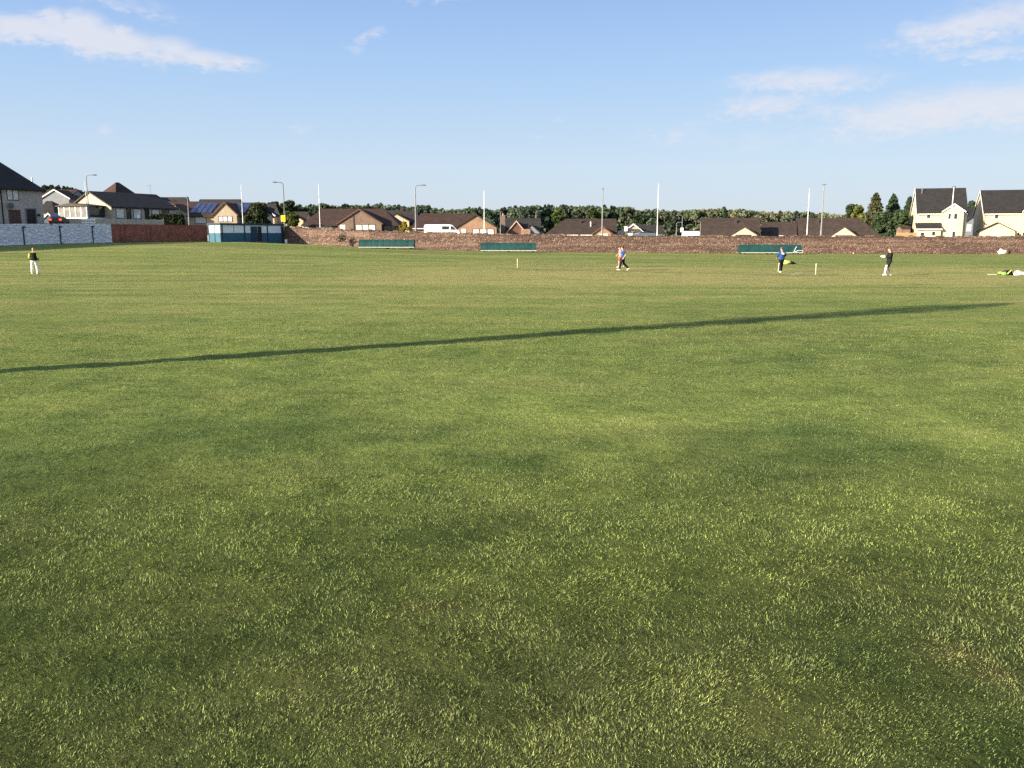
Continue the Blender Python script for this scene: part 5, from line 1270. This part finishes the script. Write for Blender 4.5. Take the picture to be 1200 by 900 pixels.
# ------------------------------------------------------------------ things left on the grass
C_lime = mat('lime_fabric', (.17, .33, .07), .7, .25, 9); C_limey = mat('pale_yellow_fabric', (.52, .58, .14), .7, .15, 9)
def lump(c, r, n=16, m=10, k=.25, seed=0):
    rs = random.Random(seed); ph = [rs.uniform(0, 6) for _ in range(6)]
    def fn(p):
        q = 1+k*(math.sin(p.x*9+ph[0])*math.sin(p.y*8+ph[1])+.6*math.sin(p.z*14+p.x*6+ph[2])); p = p*q
        p.z = max(p.z, -r[2]*.6); return p
    return MB().ell((c[0], c[1], c[2]+r[2]*.6), r, n, m, fn=fn)
b1 = ground_pt(924.5, 309.5); t1 = empty('dropped_jacket', b1, 0, 'crumpled yellow and black jacket on the grass behind the bowler', 'jacket'); t1.scale = (.85, .85, .8)
lump((-.3, 0, 0), (.42, .3, .26), seed=1).build('yellow_body', C_limey, t1, True); lump((.28, .05, 0), (.36, .24, .2), seed=2).build('black_sleeve', C_black, t1, True)
lump((.6, .02, 0), (.28, .12, .08), seed=6).build('cuff', C_black, t1, True); lump((-.72, 0, 0), (.12, .12, .1), seed=5).build('collar', C_limey, t1, True)
b2 = ground_pt(1181, 322.5); t2 = empty('kit_bag', b2, 0, 'lime green and black kit bag with its flap open', 'bag'); t2.scale = (.85, .85, .85)
lump((-.35, 0, 0), (.34, .25, .2), seed=3).build('bag_body', C_lime, t2, True); lump((.08, .02, 0), (.3, .24, .24), seed=4).build('bag_end', C_black, t2, True)
MB().tube([(-.6, -.1, .18), (-.35, -.22, .36), (-.05, -.2, .33), (.1, -.2, .1)], .035, 6).build('strap', C_black, t2)
MB().tube([(-.2, -.2, .05), (-.05, -.25, .25), (.1, -.22, .38)], .04, 6).build('piping', C_limey, t2)
t3 = empty('white_pads', b2+Vector((.7, -.05, 0)), 0, 'pair of white batting pads lying beside the green kit bag', 'pads')
lump((-.1, 0, 0), (.3, .2, .17), seed=7).build('pad', C_pad, t3, True); lump((.22, .02, 0), (.28, .18, .14), seed=8).build('pad', C_pad, t3, True); lump((.46, .02, 0), (.1, .13, .14), seed=9).build('buckle', C_black, t3, True)
bt2 = empty('cricket_bat', b2+Vector((-.75, -.1, 0)), 0, 'cricket bat lying on the grass by the green kit bag', 'bat')
MB().box(-.58, -.054, .03, -.02, .054, .07).build('blade', M_stump, bt2, bevel=.01); MB().tube([(-.03, 0, .05), (.3, 0, .1)], .017, 8).build('handle', C_black, bt2)
b4 = Vector((xat(1177.5, 117.9), 117.9, float(gz(xat(1177.5, 117.9), 117.9)))); t4 = empty('folded_sheet', b4, 0, 'crumpled cream sheet bundle against the stone wall', 'sheet')
lump((-.25, 0, 0), (.72, .35, .42), 20, 12, .18, 10).build('sheet', mat('cream_sheet', (.72, .66, .54), .8, .08, 4), t4, True)
lump((.62, 0, .0), (.28, .3, .42), 16, 10, .18, 11).build('dark_end', mat('dark_brown_cloth', (.05, .03, .025), .8), t4, True)
b5 = Vector((xat(999, 118.2), 118.2, float(gz(xat(999, 118.2), 118.2)))); t5 = empty('red_bag', b5, 0, 'small reddish bag at the foot of the stone wall', 'bag')
lump((-.08, 0, 0), (.22, .18, .2), seed=12).build('bag_body', mat('rust_red', (.30, .07, .04), .8), t5, True); lump((.25, 0, 0), (.14, .14, .13), seed=13).build('bag_flap', M_white, t5, True)
